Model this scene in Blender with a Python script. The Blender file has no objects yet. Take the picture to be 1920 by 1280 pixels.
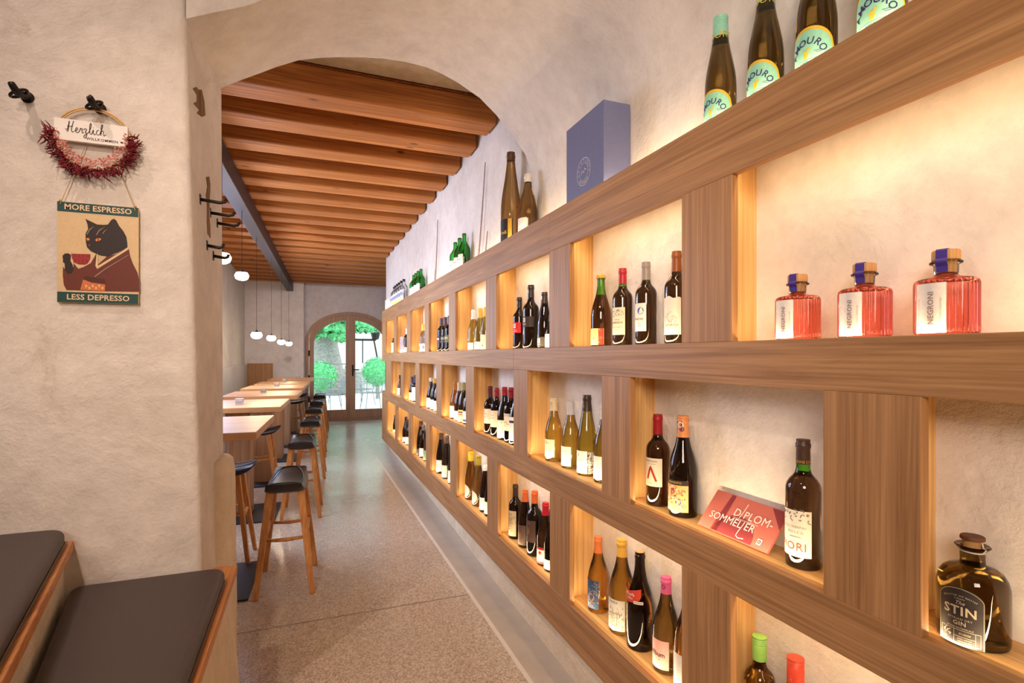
import bpy, bmesh, math, random
from mathutils import Vector, Matrix
random.seed(7)
PI = math.pi
SC = bpy.context.scene
COL = SC.collection

# ------------------------------------------------------------------ camera
F, CX, HY, H = 991.0, 960.0, 666.5, 1.37
TH = math.atan(385.0 / 991.0)
CT, ST = math.cos(TH), math.sin(TH)
cam_d = bpy.data.cameras.new('camera'); cam = bpy.data.objects.new('camera', cam_d); COL.objects.link(cam)
cam.location = (0, 0, H); cam.rotation_euler = (PI / 2, 0, -TH)
cam_d.sensor_width = 36.0; cam_d.lens = 36.0 * F / 1920.0
cam_d.shift_y = (HY - 640.0) / 1920.0
cam_d.clip_start = 0.02; cam_d.clip_end = 200
SC.camera = cam

# ------------------------------------------------------------------ exposure, world, lights
vs = SC.view_settings
SC.display_settings.display_device = 'sRGB'
vs.view_transform = 'Standard'; vs.look = 'None'; vs.gamma = 1.0; vs.use_curve_mapping = False
vs.exposure = 0.35
cy = SC.cycles
cy.use_denoising = True
cy.max_bounces = 10; cy.diffuse_bounces = 5; cy.glossy_bounces = 4; cy.transmission_bounces = 6; cy.transparent_max_bounces = 8
cy.caustics_reflective = False; cy.caustics_refractive = False
cy.sample_clamp_indirect = 6.0

w = bpy.data.worlds.new('world'); SC.world = w; w.use_nodes = True
bg = w.node_tree.nodes['Background']; bg.inputs[0].default_value = (0.80, 0.92, 1.0, 1); bg.inputs[1].default_value = 2.7

def area(name, loc, target, sx, sy, power, color, spread=PI):
    l = bpy.data.lights.new(name, 'AREA'); l.shape = 'RECTANGLE'; l.size = sx; l.size_y = sy
    l.energy = power; l.color = color; l.spread = spread
    o = bpy.data.objects.new(name, l); COL.objects.link(o)
    o.location = loc
    d = Vector(target) - Vector(loc)
    o.rotation_euler = d.to_track_quat('-Z', 'Y').to_euler()
    return o
def spot(name, loc, target, power, color, size=60, blend=0.5, rad=0.03):
    l = bpy.data.lights.new(name, 'SPOT'); l.energy = power; l.color = color
    l.spot_size = math.radians(size); l.spot_blend = blend; l.shadow_soft_size = rad
    o = bpy.data.objects.new(name, l); COL.objects.link(o); o.location = loc
    d = Vector(target) - Vector(loc)
    o.rotation_euler = d.to_track_quat('-Z', 'Y').to_euler()
    return o
WARM = (1.0, 0.75, 0.58); DAY = (0.56, 0.67, 1.0)
# near room: ceiling spots, then an added broad warm fill behind the camera
spot('spot_or_fill', (-1.36, 1.04, 4.02), (-0.62, 2.1, 1.25), 88, (1.0, 0.76, 0.66), 60, 1.0, 0.016)
spot('spot_or_fill', (-0.75, 0.15, 2.94), (0.45, 2.5, 0.4), 78, WARM, 80, 0.8, 0.05)
area('near_fill', (-0.9, -1.2, 2.3), (0.9, 1.6, 1.75), 0.9, 0.9, 17, (1.0, 0.80, 0.66), math.radians(95))
spot('spot_or_fill', (-0.1, 5.6, 2.66), (0.1, 11.7, 1.75), 190, (1.0, 0.82, 0.84), 40, 1.0, 0.1)  # far room: added fill spot without a fitting, brightens the back wall
# far room: daylight through the two windows in its left wall
for wy in (4.6, 7.4):
    area('window_daylight', (-1.20, wy, 1.75), (1.0, wy - 0.3, 0.9), 1.3, 1.5, 50, DAY)

# ------------------------------------------------------------------ helpers
def C(r, g, b):
    f = lambda v: (v / 255 / 12.92) if v / 255 <= 0.04045 else ((v / 255 + 0.055) / 1.055) ** 2.4
    return (f(r), f(g), f(b))
def ray(px):
    t = (px - CX) / F
    return (CT * t + ST, CT - ST * t)
def onX(px, py, X):
    a, b = ray(px); d = X / a
    return (X, b * d, H - (py - HY) * d / F)
def onY(px, py, Y):
    a, b = ray(px); d = Y / b
    return (a * d, Y, H - (py - HY) * d / F)
def onZ(px, py, Z):
    d = (H - Z) * F / (py - HY); a, b = ray(px)
    return (a * d, b * d, Z)

class MB:
    def __init__(s): s.v = []; s.f = []; s.m = []
    def add(s, v, f, m=0):
        n = len(s.v); s.v += [tuple(p) for p in v]
        for q in f: s.f.append(tuple(i + n for i in q)); s.m.append(m)
        return s
    def box(s, x0, x1, y0, y1, z0, z1, m=0):
        v = [(x, y, z) for z in (z0, z1) for y in (y0, y1) for x in (x0, x1)]
        return s.add(v, [(0, 2, 3, 1), (4, 5, 7, 6), (0, 1, 5, 4), (2, 6, 7, 3), (0, 4, 6, 2), (1, 3, 7, 5)], m)
    def prism(s, poly, fn0, fn1, m=0):
        n = len(poly)
        v = [fn0(*p) for p in poly] + [fn1(*p) for p in poly]
        f = [tuple(range(n))[::-1], tuple(range(n, 2 * n))]
        f += [(i, (i + 1) % n, n + (i + 1) % n, n + i) for i in range(n)]
        return s.add(v, f, m)
    def extz(s, poly, z0, z1, m=0): return s.prism(poly, lambda x, y: (x, y, z0), lambda x, y: (x, y, z1), m)
    def exty(s, poly, y0, y1, m=0): return s.prism(poly, lambda x, z: (x, y0, z), lambda x, z: (x, y1, z), m)
    def extx(s, poly, x0, x1, m=0): return s.prism(poly, lambda y, z: (x0, y, z), lambda y, z: (x1, y, z), m)
    def hull2(s, a, b, m=0):
        n = len(a)
        return s.add(list(a) + list(b), [tuple(range(n))[::-1], tuple(range(n, 2 * n))] +
                     [(i, (i + 1) % n, n + (i + 1) % n, n + i) for i in range(n)], m)
    def lathe(s, prof, seg=24, c=(0, 0, 0), mf=None, rf=None):
        v = []; f = []; ms = []
        for (r, z) in prof:
            for k in range(seg):
                a = 2 * PI * k / seg; rr = r * (rf(a, z) if rf else 1)
                v.append((c[0] + rr * math.cos(a), c[1] + rr * math.sin(a), c[2] + z))
        n0 = len(s.v)
        for i in range(len(prof) - 1):
            m = mf((prof[i][1] + prof[i + 1][1]) / 2) if mf else 0
            for k in range(seg):
                k2 = (k + 1) % seg
                f.append((i * seg + k, i * seg + k2, (i + 1) * seg + k2, (i + 1) * seg + k)); ms.append(m)
        f.append(tuple(range(seg))[::-1]); ms.append(ms[0])
        L = (len(prof) - 1) * seg
        f.append(tuple(range(L, L + seg))); ms.append(ms[-2] if len(ms) > 1 else 0)
        s.v += v
        for q, m in zip(f, ms): s.f.append(tuple(i + n0 for i in q)); s.m.append(m)
        return s
    def tube(s, pts, r, seg=8, m=0, closed=False):
        pts = [Vector(p) for p in pts]; n = len(pts)
        rs = r if isinstance(r, (list, tuple)) else [r] * n
        rings = []; ref = None
        for i, p in enumerate(pts):
            if closed: t = pts[(i + 1) % n] - pts[i - 1]
            else: t = pts[min(i + 1, n - 1)] - pts[max(i - 1, 0)]
            t.normalize()
            if ref is None:
                ref = Vector((0, 0, 1)) if abs(t.z) < 0.9 else Vector((1, 0, 0))
            u = ref - t * ref.dot(t)
            if u.length < 1e-6: u = t.orthogonal()
            u.normalize(); ref = u; w_ = t.cross(u)
            rings.append([p + (u * math.cos(2 * PI * k / seg) + w_ * math.sin(2 * PI * k / seg)) * rs[i] for k in range(seg)])
        v = [q for rg in rings for q in rg]; f = []
        for i in range(n if closed else n - 1):
            j = (i + 1) % n
            for k in range(seg):
                k2 = (k + 1) % seg
                f.append((i * seg + k, i * seg + k2, j * seg + k2, j * seg + k))
        if not closed:
            f.append(tuple(range(seg))[::-1]); f.append(tuple(range((n - 1) * seg, n * seg)))
        return s.add(v, f, m)
    def sphere(s, c, rx, ry, rz, seg=12, rings=8, m=0):
        prof = []
        v = []; f = []
        for i in range(1, rings):
            a = PI * i / rings
            for k in range(seg):
                b = 2 * PI * k / seg
                v.append((c[0] + rx * math.sin(a) * math.cos(b), c[1] + ry * math.sin(a) * math.sin(b), c[2] - rz * math.cos(a)))
        nb = len(v); v.append((c[0], c[1], c[2] - rz)); v.append((c[0], c[1], c[2] + rz))
        for i in range(rings - 2):
            for k in range(seg):
                k2 = (k + 1) % seg
                f.append((i * seg + k, i * seg + k2, (i + 1) * seg + k2, (i + 1) * seg + k))
        for k in range(seg):
            k2 = (k + 1) % seg
            f.append((nb, k2, k)); L = (rings - 2) * seg; f.append((nb + 1, L + k, L + k2))
        return s.add(v, f, m)

def obj(name, mb, mats, parent=None, smooth=False, bevel=0, seg=2, kind=None, label=None, fix=True):
    me = bpy.data.meshes.new(name); me.from_pydata(mb.v, [], mb.f)
    if not isinstance(mats, (list, tuple)): mats = [mats]
    for m in mats: me.materials.append(m)
    if len(mats) > 1: me.polygons.foreach_set('material_index', mb.m)
    if fix:
        b = bmesh.new(); b.from_mesh(me); bmesh.ops.recalc_face_normals(b, faces=b.faces); b.to_mesh(me); b.free()
    if smooth:
        me.polygons.foreach_set('use_smooth', [True] * len(me.polygons))
        if smooth != 'all': me.set_sharp_from_angle(angle=math.radians(40))
    me.update()
    o = bpy.data.objects.new(name, me); COL.objects.link(o)
    if parent: o.parent = parent
    if bevel:
        md = o.modifiers.new('bevel', 'BEVEL'); md.width = bevel; md.segments = seg; md.limit_method = 'ANGLE'
    if kind: o['kind'] = kind
    if label: o['label'] = label
    return o
def tag(o, label, cat, group=None, kind=None):
    o['label'] = label
    if cat: o['category'] = cat
    if group: o['group'] = group
    if kind: o['kind'] = kind
    return o
def thing(name, label, cat, loc=(0, 0, 0), rz=0, group=None, kind=None):
    o = bpy.data.objects.new(name, None); COL.objects.link(o); o.location = loc; o.rotation_euler = (0, 0, rz)
    o.empty_display_size = 0.05
    return tag(o, label, cat, group, kind)
def copy_thing(root, loc, rz=0, label=None):
    r = root.copy(); COL.objects.link(r); r.location = loc; r.rotation_euler = (0, 0, rz)
    if label: r['label'] = label
    for ch in list(root.children):
        c = ch.copy(); COL.objects.link(c); c.parent = r
        for g in ch.children:
            d = g.copy(); COL.objects.link(d); d.parent = c
    return r
def structure(name, mb, mat, label, cat=None, parent=None, **k):
    o = obj(name, mb, mat, parent, kind='structure', **k); o['label'] = label; o['category'] = cat or name.split('_')[0]
    return o

_tc = {}
def text2d(s, size, shear=0.0, offset=0.0, align='CENTER', space=1.0, res=2):
    key = (s, size, shear, offset, align, space, res)
    if key in _tc: return _tc[key]
    cu = bpy.data.curves.new('t', 'FONT'); cu.body = s; cu.size = size; cu.shear = shear; cu.offset = offset * size
    cu.align_x = align; cu.align_y = 'CENTER'; cu.resolution_u = res; cu.space_character = space
    o = bpy.data.objects.new('t', cu); COL.objects.link(o)
    bpy.context.view_layer.update()
    me = bpy.data.meshes.new_from_object(o.evaluated_get(bpy.context.evaluated_depsgraph_get()))
    r = ([(v.co.x, v.co.y) for v in me.vertices], [tuple(p.vertices) for p in me.polygons])
    bpy.data.objects.remove(o); bpy.data.curves.remove(cu); bpy.data.meshes.remove(me)
    _tc[key] = r
    return r
def stroke2d(pts, wd):
    # a flat ribbon along a polyline
    v = []; f = []
    P = [Vector(p) for p in pts]
    for i, p in enumerate(P):
        t = (P[min(i + 1, len(P) - 1)] - P[max(i - 1, 0)]); t.normalize(); n = Vector((-t.y, t.x))
        v += [tuple(p + n * wd / 2), tuple(p - n * wd / 2)]
    for i in range(len(P) - 1): f.append((2 * i, 2 * i + 1, 2 * i + 3, 2 * i + 2))
    return v, f
def arc_text(s, size, radius, a0, a1, **k):
    # letters along an arc, a0 to a1 in degrees (90 is the top), reading outwards
    V = []; Fc = []
    n = len(s)
    for i, ch in enumerate(s):
        if ch == ' ': continue
        a = math.radians(a0 + (a1 - a0) * (i + 0.5) / n)
        v, f = text2d(ch, size, **k)
        rot = a - PI / 2
        b = len(V)
        V += [(radius * math.cos(a) + x * math.cos(rot) - y * math.sin(rot), radius * math.sin(a) + x * math.sin(rot) + y * math.cos(rot)) for x, y in v]
        Fc += [tuple(q + b for q in t) for t in f]
    return V, Fc
def disc2d(cx, cy_, rx, ry=None, n=24, a0=0, a1=360):
    ry = ry or rx
    v = [(cx + rx * math.cos(math.radians(a0 + (a1 - a0) * k / n)), cy_ + ry * math.sin(math.radians(a0 + (a1 - a0) * k / n))) for k in range(n + (0 if a1 - a0 == 360 else 1))]
    return v, [tuple(range(len(v)))]
def ring2d(cx, cy_, r0, r1, n=32, a0=0, a1=360):
    v = []; f = []
    for k in range(n + 1):
        a = math.radians(a0 + (a1 - a0) * k / n)
        v += [(cx + r0 * math.cos(a), cy_ + r0 * math.sin(a)), (cx + r1 * math.cos(a), cy_ + r1 * math.sin(a))]
    for k in range(n): f.append((2 * k, 2 * k + 2, 2 * k + 3, 2 * k + 1))
    return v, f
def rect2d(x, y, w_, h_):
    return [(x - w_ / 2, y - h_ / 2), (x + w_ / 2, y - h_ / 2), (x + w_ / 2, y + h_ / 2), (x - w_ / 2, y + h_ / 2)], [(0, 1, 2, 3)]
def frame2d(x, y, w_, h_, t):
    a = MB()
    for q in (rect2d(x, y + h_ / 2, w_ + t, t), rect2d(x, y - h_ / 2, w_ + t, t), rect2d(x - w_ / 2, y, t, h_), rect2d(x + w_ / 2, y, t, h_)):
        a.add([(p[0], p[1], 0) for p in q[0]], q[1])
    return [(p[0], p[1]) for p in a.v], a.f
def move2d(g, dx, dy): return [(x + dx, y + dy) for x, y in g[0]], g[1]

# ------------------------------------------------------------------ materials
def mat(name, col, rough=0.6, metal=0.0, spec=0.5, trans=0.0, ior=1.45, emit=None, estr=0, coat=0):
    m = bpy.data.materials.new(name); m.use_nodes = True
    b = m.node_tree.nodes['Principled BSDF']
    b.inputs['Base Color'].default_value = (*col, 1); b.inputs['Roughness'].default_value = rough
    b.inputs['Metallic'].default_value = metal; b.inputs['Specular IOR Level'].default_value = spec
    b.inputs['Transmission Weight'].default_value = trans; b.inputs['IOR'].default_value = ior
    if coat: b.inputs['Coat Weight'].default_value = coat; b.inputs['Coat Roughness'].default_value = 0.1
    if emit: b.inputs['Emission Color'].default_value = (*emit, 1); b.inputs['Emission Strength'].default_value = estr
    return m
_mc = {}
def flat(col, rough=0.55, spec=0.4):
    k = (col, rough, spec)
    if k not in _mc:
        _mc[k] = noisy('paper', tuple(q * .86 for q in C(*col)), rough, 0.06, 120, spec)
    return _mc[k]
def N(m, typ, **k):
    n = m.node_tree.nodes.new(typ)
    for a, b in k.items(): setattr(n, a, b)
    return n
def link(m, a, b): m.node_tree.links.new(a, b)
def ramp(m, stops):
    r = N(m, 'ShaderNodeValToRGB'); e = r.color_ramp.elements
    e[0].position = stops[0][0]; e[0].color = (*stops[0][1], 1)
    e[1].position = stops[-1][0]; e[1].color = (*stops[-1][1], 1)
    for p, c in stops[1:-1]:
        q = e.new(p); q.color = (*c, 1)
    return r
def coords(m, scale=(1, 1, 1)):
    tc = N(m, 'ShaderNodeTexCoord'); mp = N(m, 'ShaderNodeMapping'); mp.inputs['Scale'].default_value = scale
    link(m, tc.outputs['Object'], mp.inputs['Vector']); return mp.outputs['Vector']
def noise(m, vec, scale, detail=5, rough=0.6, dist=0):
    n = N(m, 'ShaderNodeTexNoise'); n.inputs['Scale'].default_value = scale; n.inputs['Detail'].default_value = detail
    n.inputs['Roughness'].default_value = rough; n.inputs['Distortion'].default_value = dist
    link(m, vec, n.inputs['Vector']); return n.outputs['Fac']
def mixc(m, f, a, b, mode='MIX'):
    x = N(m, 'ShaderNodeMix', data_type='RGBA', blend_type=mode)
    for s, val in ((0, f), (6, a), (7, b)):
        if hasattr(val, 'is_linked') or hasattr(val, 'links'): link(m, val, x.inputs[s])
        elif s == 0: x.inputs[0].default_value = val
        else: x.inputs[s].default_value = (*val, 1)
    return x.outputs[2]
def bump(m, h, strength, dist=0.01, prev=None):
    b = N(m, 'ShaderNodeBump'); b.inputs['Strength'].default_value = strength; b.inputs['Distance'].default_value = dist
    link(m, h, b.inputs['Height'])
    if prev is not None: link(m, prev, b.inputs['Normal'])
    return b.outputs['Normal']
def noisy(name, col, rough=0.6, var=0.12, scale=20, spec=0.4, bmp=0.0, metal=0.0):
    m = mat(name, col, rough, metal, spec); b = m.node_tree.nodes['Principled BSDF']
    v = coords(m); n = noise(m, v, scale)
    lo = tuple(c * (1 - var) for c in col); hi = tuple(min(1, c * (1 + var)) for c in col)
    r = ramp(m, [(0.3, lo), (0.7, hi)]); link(m, n, r.inputs[0]); link(m, r.outputs[0], b.inputs['Base Color'])
    if bmp: link(m, bump(m, n, bmp, 0.002), b.inputs['Normal'])
    return m
def plaster(name, a, b_, stain=None, bs=0.5):
    m = mat(name, a, 0.85, 0, 0.2); b = m.node_tree.nodes['Principled BSDF']; v = coords(m)
    n1 = noise(m, v, 1.7, 6, 0.65, 0.4); n2 = noise(m, v, 11, 8, 0.7); n3 = noise(m, v, 70, 4, 0.6)
    r = ramp(m, [(0.32, a), (0.68, b_)]); link(m, n1, r.inputs[0])
    c = mixc(m, 0.35, r.outputs[0], ramp_of(m, n2, [(0.3, tuple(x * 0.82 for x in a)), (0.62, b_)]))
    if stain:
        s = ramp_of(m, noise(m, v, 3.1, 9, 0.75, 1.2), [(0.60, (0, 0, 0)), (0.74, (0.55, 0.55, 0.55))])
        c = mixc(m, s, c, stain)
    link(m, c, b.inputs['Base Color'])
    nn = bump(m, n2, bs, 0.02); nn = bump(m, n1, bs, 0.05, nn); nn = bump(m, n3, bs * 0.5, 0.003, nn)
    link(m, nn, b.inputs['Normal'])
    return m
def ramp_of(m, fac, stops):
    r = ramp(m, stops); link(m, fac, r.inputs[0]); return r.outputs[0]
def wood(name, lo, hi, axis, rough=0.5, scale=1.0, knots=False, spec=0.4):
    m = mat(name, lo, rough, 0, spec); b = m.node_tree.nodes['Principled BSDF']
    s = [26 * scale] * 3; s['xyz'.index(axis)] = 0.7 * scale
    v = coords(m, tuple(s))
    n1 = noise(m, v, 1.6, 6, 0.65, 0.9)
    s2 = [170 * scale] * 3; s2['xyz'.index(axis)] = 2.6 * scale
    n2 = noise(m, coords(m, tuple(s2)), 1.0, 3, 0.6, 0.2)
    mid = tuple((x + y) / 2 for x, y in zip(lo, hi))
    c = ramp_of(m, n1, [(0.32, lo), (0.5, mid), (0.68, hi)])
    g = ramp_of(m, n2, [(0.35, (0.80, 0.78, 0.76)), (0.6, (1, 1, 1))])
    c = mixc(m, 1.0, c, g, 'MULTIPLY')
    if knots:
        sk = [5.5] * 3; sk['xyz'.index(axis)] = 2.4
        vo = N(m, 'ShaderNodeTexVoronoi'); vo.inputs['Scale'].default_value = 1.0; 
        oi = N(m, 'ShaderNodeObjectInfo'); ad = N(m, 'ShaderNodeVectorMath', operation='MULTIPLY_ADD'); link(m, oi.outputs['Random'], ad.inputs[0])
        ad.inputs[1].default_value = (37, 53, 71); link(m, coords(m, tuple(sk)), ad.inputs[2]); link(m, ad.outputs[0], vo.inputs['Vector'])
        k = ramp_of(m, vo.outputs['Distance'], [(0.035, (0.8, 0.8, 0.8)), (0.10, (0, 0, 0))])
        c = mixc(m, k, c, tuple(x * 0.18 for x in lo))
    link(m, c, b.inputs['Base Color'])
    link(m, bump(m, n2, 0.12, 0.002), b.inputs['Normal'])
    return m

M = {}
M['plaster'] = plaster('plaster', C(206, 197, 188), C(234, 227, 219), C(182, 164, 148), 0.42)
M['plaster_far'] = plaster('plaster_far', C(205, 200, 200), C(230, 226, 224), None, 0.35)
M['render_base'] = plaster('render_base', C(216, 198, 170), C(236, 222, 198), C(176, 148, 114), 0.6)
for ax in 'xyz':
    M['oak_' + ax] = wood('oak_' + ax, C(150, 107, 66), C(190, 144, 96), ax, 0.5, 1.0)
    M['oaklight_' + ax] = wood('oaklight_' + ax, C(206, 158, 96), C(234, 192, 128), ax, 0.5, 1.0)  # same oak, lightened and yellowed so the colour carries the niche LED glow
M['beam'] = wood('beam_wood', C(138, 76, 30), C(208, 136, 64), 'x', 0.6, 0.8, True)
M['boards'] = wood('board_wood', C(104, 52, 24), C(150, 82, 42), 'y', 0.7, 0.8)
M['tablewood'] = wood('table_wood', C(170, 118, 72), C(214, 160, 106), 'x', 0.4, 0.8)
M['pedwood'] = wood('pedestal_wood', C(150, 112, 80), C(190, 150, 112), 'z', 0.5, 0.8)
M['legwood'] = wood('leg_wood', C(188, 122, 62), C(226, 164, 98), 'z', 0.4, 0.9)
M['edgewood'] = wood('edge_wood', C(168, 104, 54), C(214, 150, 90), 'y', 0.5, 1.0, True)
M['doorwood'] = wood('door_wood', C(166, 132, 108), C(196, 162, 134), 'z', 0.5, 1.0)
M['leather'] = noisy('black_leather', C(44, 40, 42), 0.36, 0.2, 60, 0.5, 0.25)
M['cushion'] = noisy('brown_black_leather', C(72, 62, 60), 0.5, 0.12, 240, 0.4, 0.35)
M['iron'] = noisy('black_iron', C(48, 42, 42), 0.45, 0.2, 40, 0.5, 0.1, 0.7)
M['steel'] = noisy('dark_steel', C(62, 54, 58), 0.5, 0.1, 12, 0.4, 0, 0.2)
M['plate'] = noisy('black_plate', C(40, 42, 50), 0.45, 0.1, 30, 0.4)
M['white'] = noisy('white_paint', C(232, 228, 222), 0.55, 0.04, 30)
M['cord'] = mat('black_cord', C(40, 36, 36), 0.6)
M['twine'] = noisy('twine', C(188, 158, 112), 0.8, 0.2, 200)
M['led'] = mat('led_diffuser', C(250, 230, 190), 0.5, emit=C(255, 214, 140), estr=2.0)
M['globe'] = mat('lamp_globe', (0.9, 0.88, 0.82), 0.3, emit=(1.0, 0.86, 0.66), estr=7.0)
# glass of filled bottles: refraction mixed with plain tinted see-through, so light still reaches the wall behind
def glass(n, col, thru=0.0, rough=0.03, ior=1.47):
    m = mat('glass_' + n, col, rough, 0, 0.5, 1.0, ior)
    if thru:
        b = m.node_tree.nodes['Principled BSDF']; o = m.node_tree.nodes['Material Output']
        t = N(m, 'ShaderNodeBsdfTransparent'); t.inputs[0].default_value = (*[c ** 0.5 for c in col], 1)
        g = N(m, 'ShaderNodeBsdfGlossy'); g.inputs['Roughness'].default_value = rough
        f = N(m, 'ShaderNodeFresnel'); f.inputs[0].default_value = ior
        m1 = N(m, 'ShaderNodeMixShader'); m2 = N(m, 'ShaderNodeMixShader'); m2.inputs[0].default_value = thru
        link(m, f.outputs[0], m1.inputs[0]); link(m, t.outputs[0], m1.inputs[1]); link(m, g.outputs[0], m1.inputs[2])
        link(m, b.outputs[0], m2.inputs[1]); link(m, m1.outputs[0], m2.inputs[2]); link(m, m2.outputs[0], o.inputs[0])
    return m
G = dict(dark=glass('dark', (0.10, 0.050, 0.026)), olive=glass('olive', (0.52, 0.40, 0.07), .4), amber=glass('amber', (0.52, 0.27, 0.05), .35),
         brown=glass('brown', (0.36, 0.20, 0.06), .3), green=glass('green', (0.12, 0.55, 0.04), .5), emerald=glass('emerald', (0.05, 0.50, 0.08), .5),
         clear=glass('clear', (0.95, 0.97, 0.97), .85, ior=1.3), pink=glass('pink', (1.0, 0.33, 0.28), .88, ior=1.3), black=glass('black', (0.03, 0.018, 0.014)),
         orange=glass('orange', (0.85, 0.42, 0.10), .5), gin=glass('gin', (0.20, 0.12, 0.03), .2), gold=glass('gold', (0.50, 0.36, 0.07), .4))

# ------------------------------------------------------------------ floor
m = mat('terrazzo', C(170, 158, 146), 0.24, 0, 0.5); b = m.node_tree.nodes['Principled BSDF']; v = coords(m)
vo = N(m, 'ShaderNodeTexVoronoi'); vo.inputs['Scale'].default_value = 150; link(m, v, vo.inputs['Vector'])
ch = ramp_of(m, vo.outputs['Color'], [(0.2, C(134, 119, 100)), (0.42, C(182, 166, 145)), (0.6, C(192, 177, 157)), (0.85, C(222, 210, 192))])
c = mixc(m, 0.40, ch, ramp_of(m, noise(m, v, 1.3, 5, 0.6), [(0.3, C(176, 160, 140)), (0.7, C(198, 183, 165))]))
link(m, c, b.inputs['Base Color'])
link(m, ramp_of(m, noise(m, v, 2.2, 4), [(0.3, (0.20,) * 3), (0.7, (0.30,) * 3)]), b.inputs['Roughness'])
M['terrazzo'] = m
M['border'] = noisy('polished_screed', C(184, 174, 160), 0.3, 0.08, 6, 0.5)
M['line'] = noisy('pale_joint', C(214, 206, 194), 0.4, 0.05, 30)
structure('floor', MB().box(-3.2, 2.7, -3.2, 12.3, -0.2, 0), M['terrazzo'], 'speckled polished terrazzo floor of the whole room')
structure('trim_1', MB().box(0.886, 1.2, -3, 8.3, -0.05, 0.0012), M['border'], 'smooth pale border strip of floor along the shelf wall', 'floor border')
structure('trim_2', MB().box(0.866, 0.886, -3, 8.3, -0.05, 0.0016), M['line'], 'thin pale inlay line in the floor along the shelf', 'floor line')
structure('trim_3', MB().box(-0.35, 0.866, 2.915, 2.921, -0.02, 0.0008), noisy('joint', C(126, 112, 96), .6, .1, 40), 'thin dark floor joint across the passage', 'floor joint')
kb = [(1.03, -3), (1.045, 1.5), (1.059, 2.8), (1.064, 3.09), (1.09, 4.2), (1.115, 5.3), (1.132, 6.9), (1.143, 8.2), (1.35, 8.2), (1.35, -3)]
structure('baseboard_right', MB().extz(kb, 0, 0.185), M['render_base'], 'rough plaster kerb at the foot of the shelf wall', 'kerb')

# ------------------------------------------------------------------ walls of near room, passage and vault
XW, Y1, Y2 = 1.133, 2.108, 2.60
ap = [(415, 165), (447, 152), (480, 140), (520, 125), (560, 113), (600, 108.5), (640, 107), (680, 107.5), (720, 110), (760, 116), (800, 126), (830, 139),
      (860, 156), (900, 184), (930, 215), (960, 251), (985, 290), (996, 322), (1000, 352)]
arch = []
for px, py in ap:
    p = onY(px, py, Y2); arch.append((p[0], p[2]))
arch[-1] = (XW, arch[-1][1])
XJ2 = arch[0][0]; XJ1 = -0.388; ZS = arch[0][1]
TOP = 3.12; TOPN = 4.3
mb = MB()
n = len(arch)
near = [(XJ1 + 0.0, ZS)] + arch[1:]
near[1] = (near[1][0] - 0.02, near[1][1])
va = [(x, Y1, z) for x, z in near] + [(x, Y2, z) for x, z in arch] + [(x, Y1, TOPN) for x, z in near] + [(x, Y2, TOPN) for x, z in arch]
fa = []
for i in range(n - 1):
    fa += [(i, i + 1, n + i + 1, n + i), (i, 2 * n + i, 2 * n + i + 1, i + 1), (n + i, n + i + 1, 3 * n + i + 1, 3 * n + i)]
mb.add(va, fa)
# left pier with a slightly leaning rounded corner
zs = [0, 0.35, 0.7, 1.05, 1.4, 1.75, 2.1, ZS, TOPN]
def xj(z): return -0.325 - 0.063 * max(0, min(1, z / ZS)) ** 1.0
rings = []
for z in zs:
    x1 = xj(z); r = 0.018; x2 = -0.335 + (XJ2 + 0.335) * min(1, z / ZS)
    ring = [(-3.2, Y1), (x1 - r * 1.5, Y1 - 0.004), (x1 - r * 0.75, Y1 + r * 0.10), (x1 - r * 0.3, Y1 + r * 0.35), (x1, Y1 + r), (x2, Y2), (-3.2, Y2)]
    rings.append([(x, y, z) for x, y in ring])
vp = [p for rg in rings for p in rg]; k = 7
fp = [tuple(range(k))[::-1], tuple(range((len(zs) - 1) * k, len(zs) * k))]
for i in range(len(zs) - 1):
    for j in range(k):
        j2 = (j + 1) % k
        fp.append((i * k + j, i * k + j2, (i + 1) * k + j2, (i + 1) * k + j))
mb.add(vp, fp)
structure('wall_front', mb, M['plaster'], 'rough white plaster wall with the arched passage', smooth=True, fix=True)
# lower swelling at the far foot of the jamb
bl = []
for z, g in ((0, 0.05), (0.3, 0.052), (0.6, 0.048), (0.88, 0.045), (0.93, 0.036), (0.945, 0.018)):
    bl.append([(-0.36, 2.36, z), (-0.335 + g * 0.6, 2.40, z), (-0.335 + g, 2.46, z), (-0.335 + g, 2.585, z), (-0.335, 2.603, z), (-0.36, 2.603, z)])
mbb = MB(); k = 6
vp = [p for rg in bl for p in rg]; fp = [tuple(range(k))[::-1], tuple(range(5 * k, 6 * k))]
for i in range(5):
    for j in range(k):
        fp.append((i * k + j, i * k + (j + 1) % k, (i + 1) * k + (j + 1) % k, (i + 1) * k + j))
mbb.add(vp, fp)
structure('trim_4', mbb, M['render_base'], 'rounded plaster swelling at the foot of the arch jamb', 'plaster pier', smooth=True)
# vault over the near room on the shelf side, and the rest of its ceiling
ha = [p for p in arch if p[0] > 0.36]
vv = [(x, -3.2, z) for x, z in ha] + [(x, Y1, z) for x, z in ha]
q = len(ha)
mv = MB().add(vv, [(i, i + 1, q + i + 1, q + i) for i in range(q - 1)])
mv.add([(ha[0][0], -3.2, ha[0][1]), (ha[0][0], Y1, ha[0][1]), (ha[0][0], Y1, TOPN), (ha[0][0], -3.2, TOPN)], [(0, 1, 2, 3)])
structure('ceiling_vault', mv, M['plaster'], 'curved white plaster vault above the shelf side', 'ceiling', smooth=True)
structure('ceiling_near', MB().box(-3.2, 1.4, -3.2, Y1 + 0.2, TOPN - 0.02, TOPN + 0.1), M['plaster'], 'plain plaster ceiling of the front room', 'ceiling')
structure('wall_right', MB().box(XW, 1.4, -3.2, Y2, 0, TOPN).box(XW, 2.7, Y2, 8.24, 0, TOP), M['plaster'], 'white plaster wall behind the bottle shelf')
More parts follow.
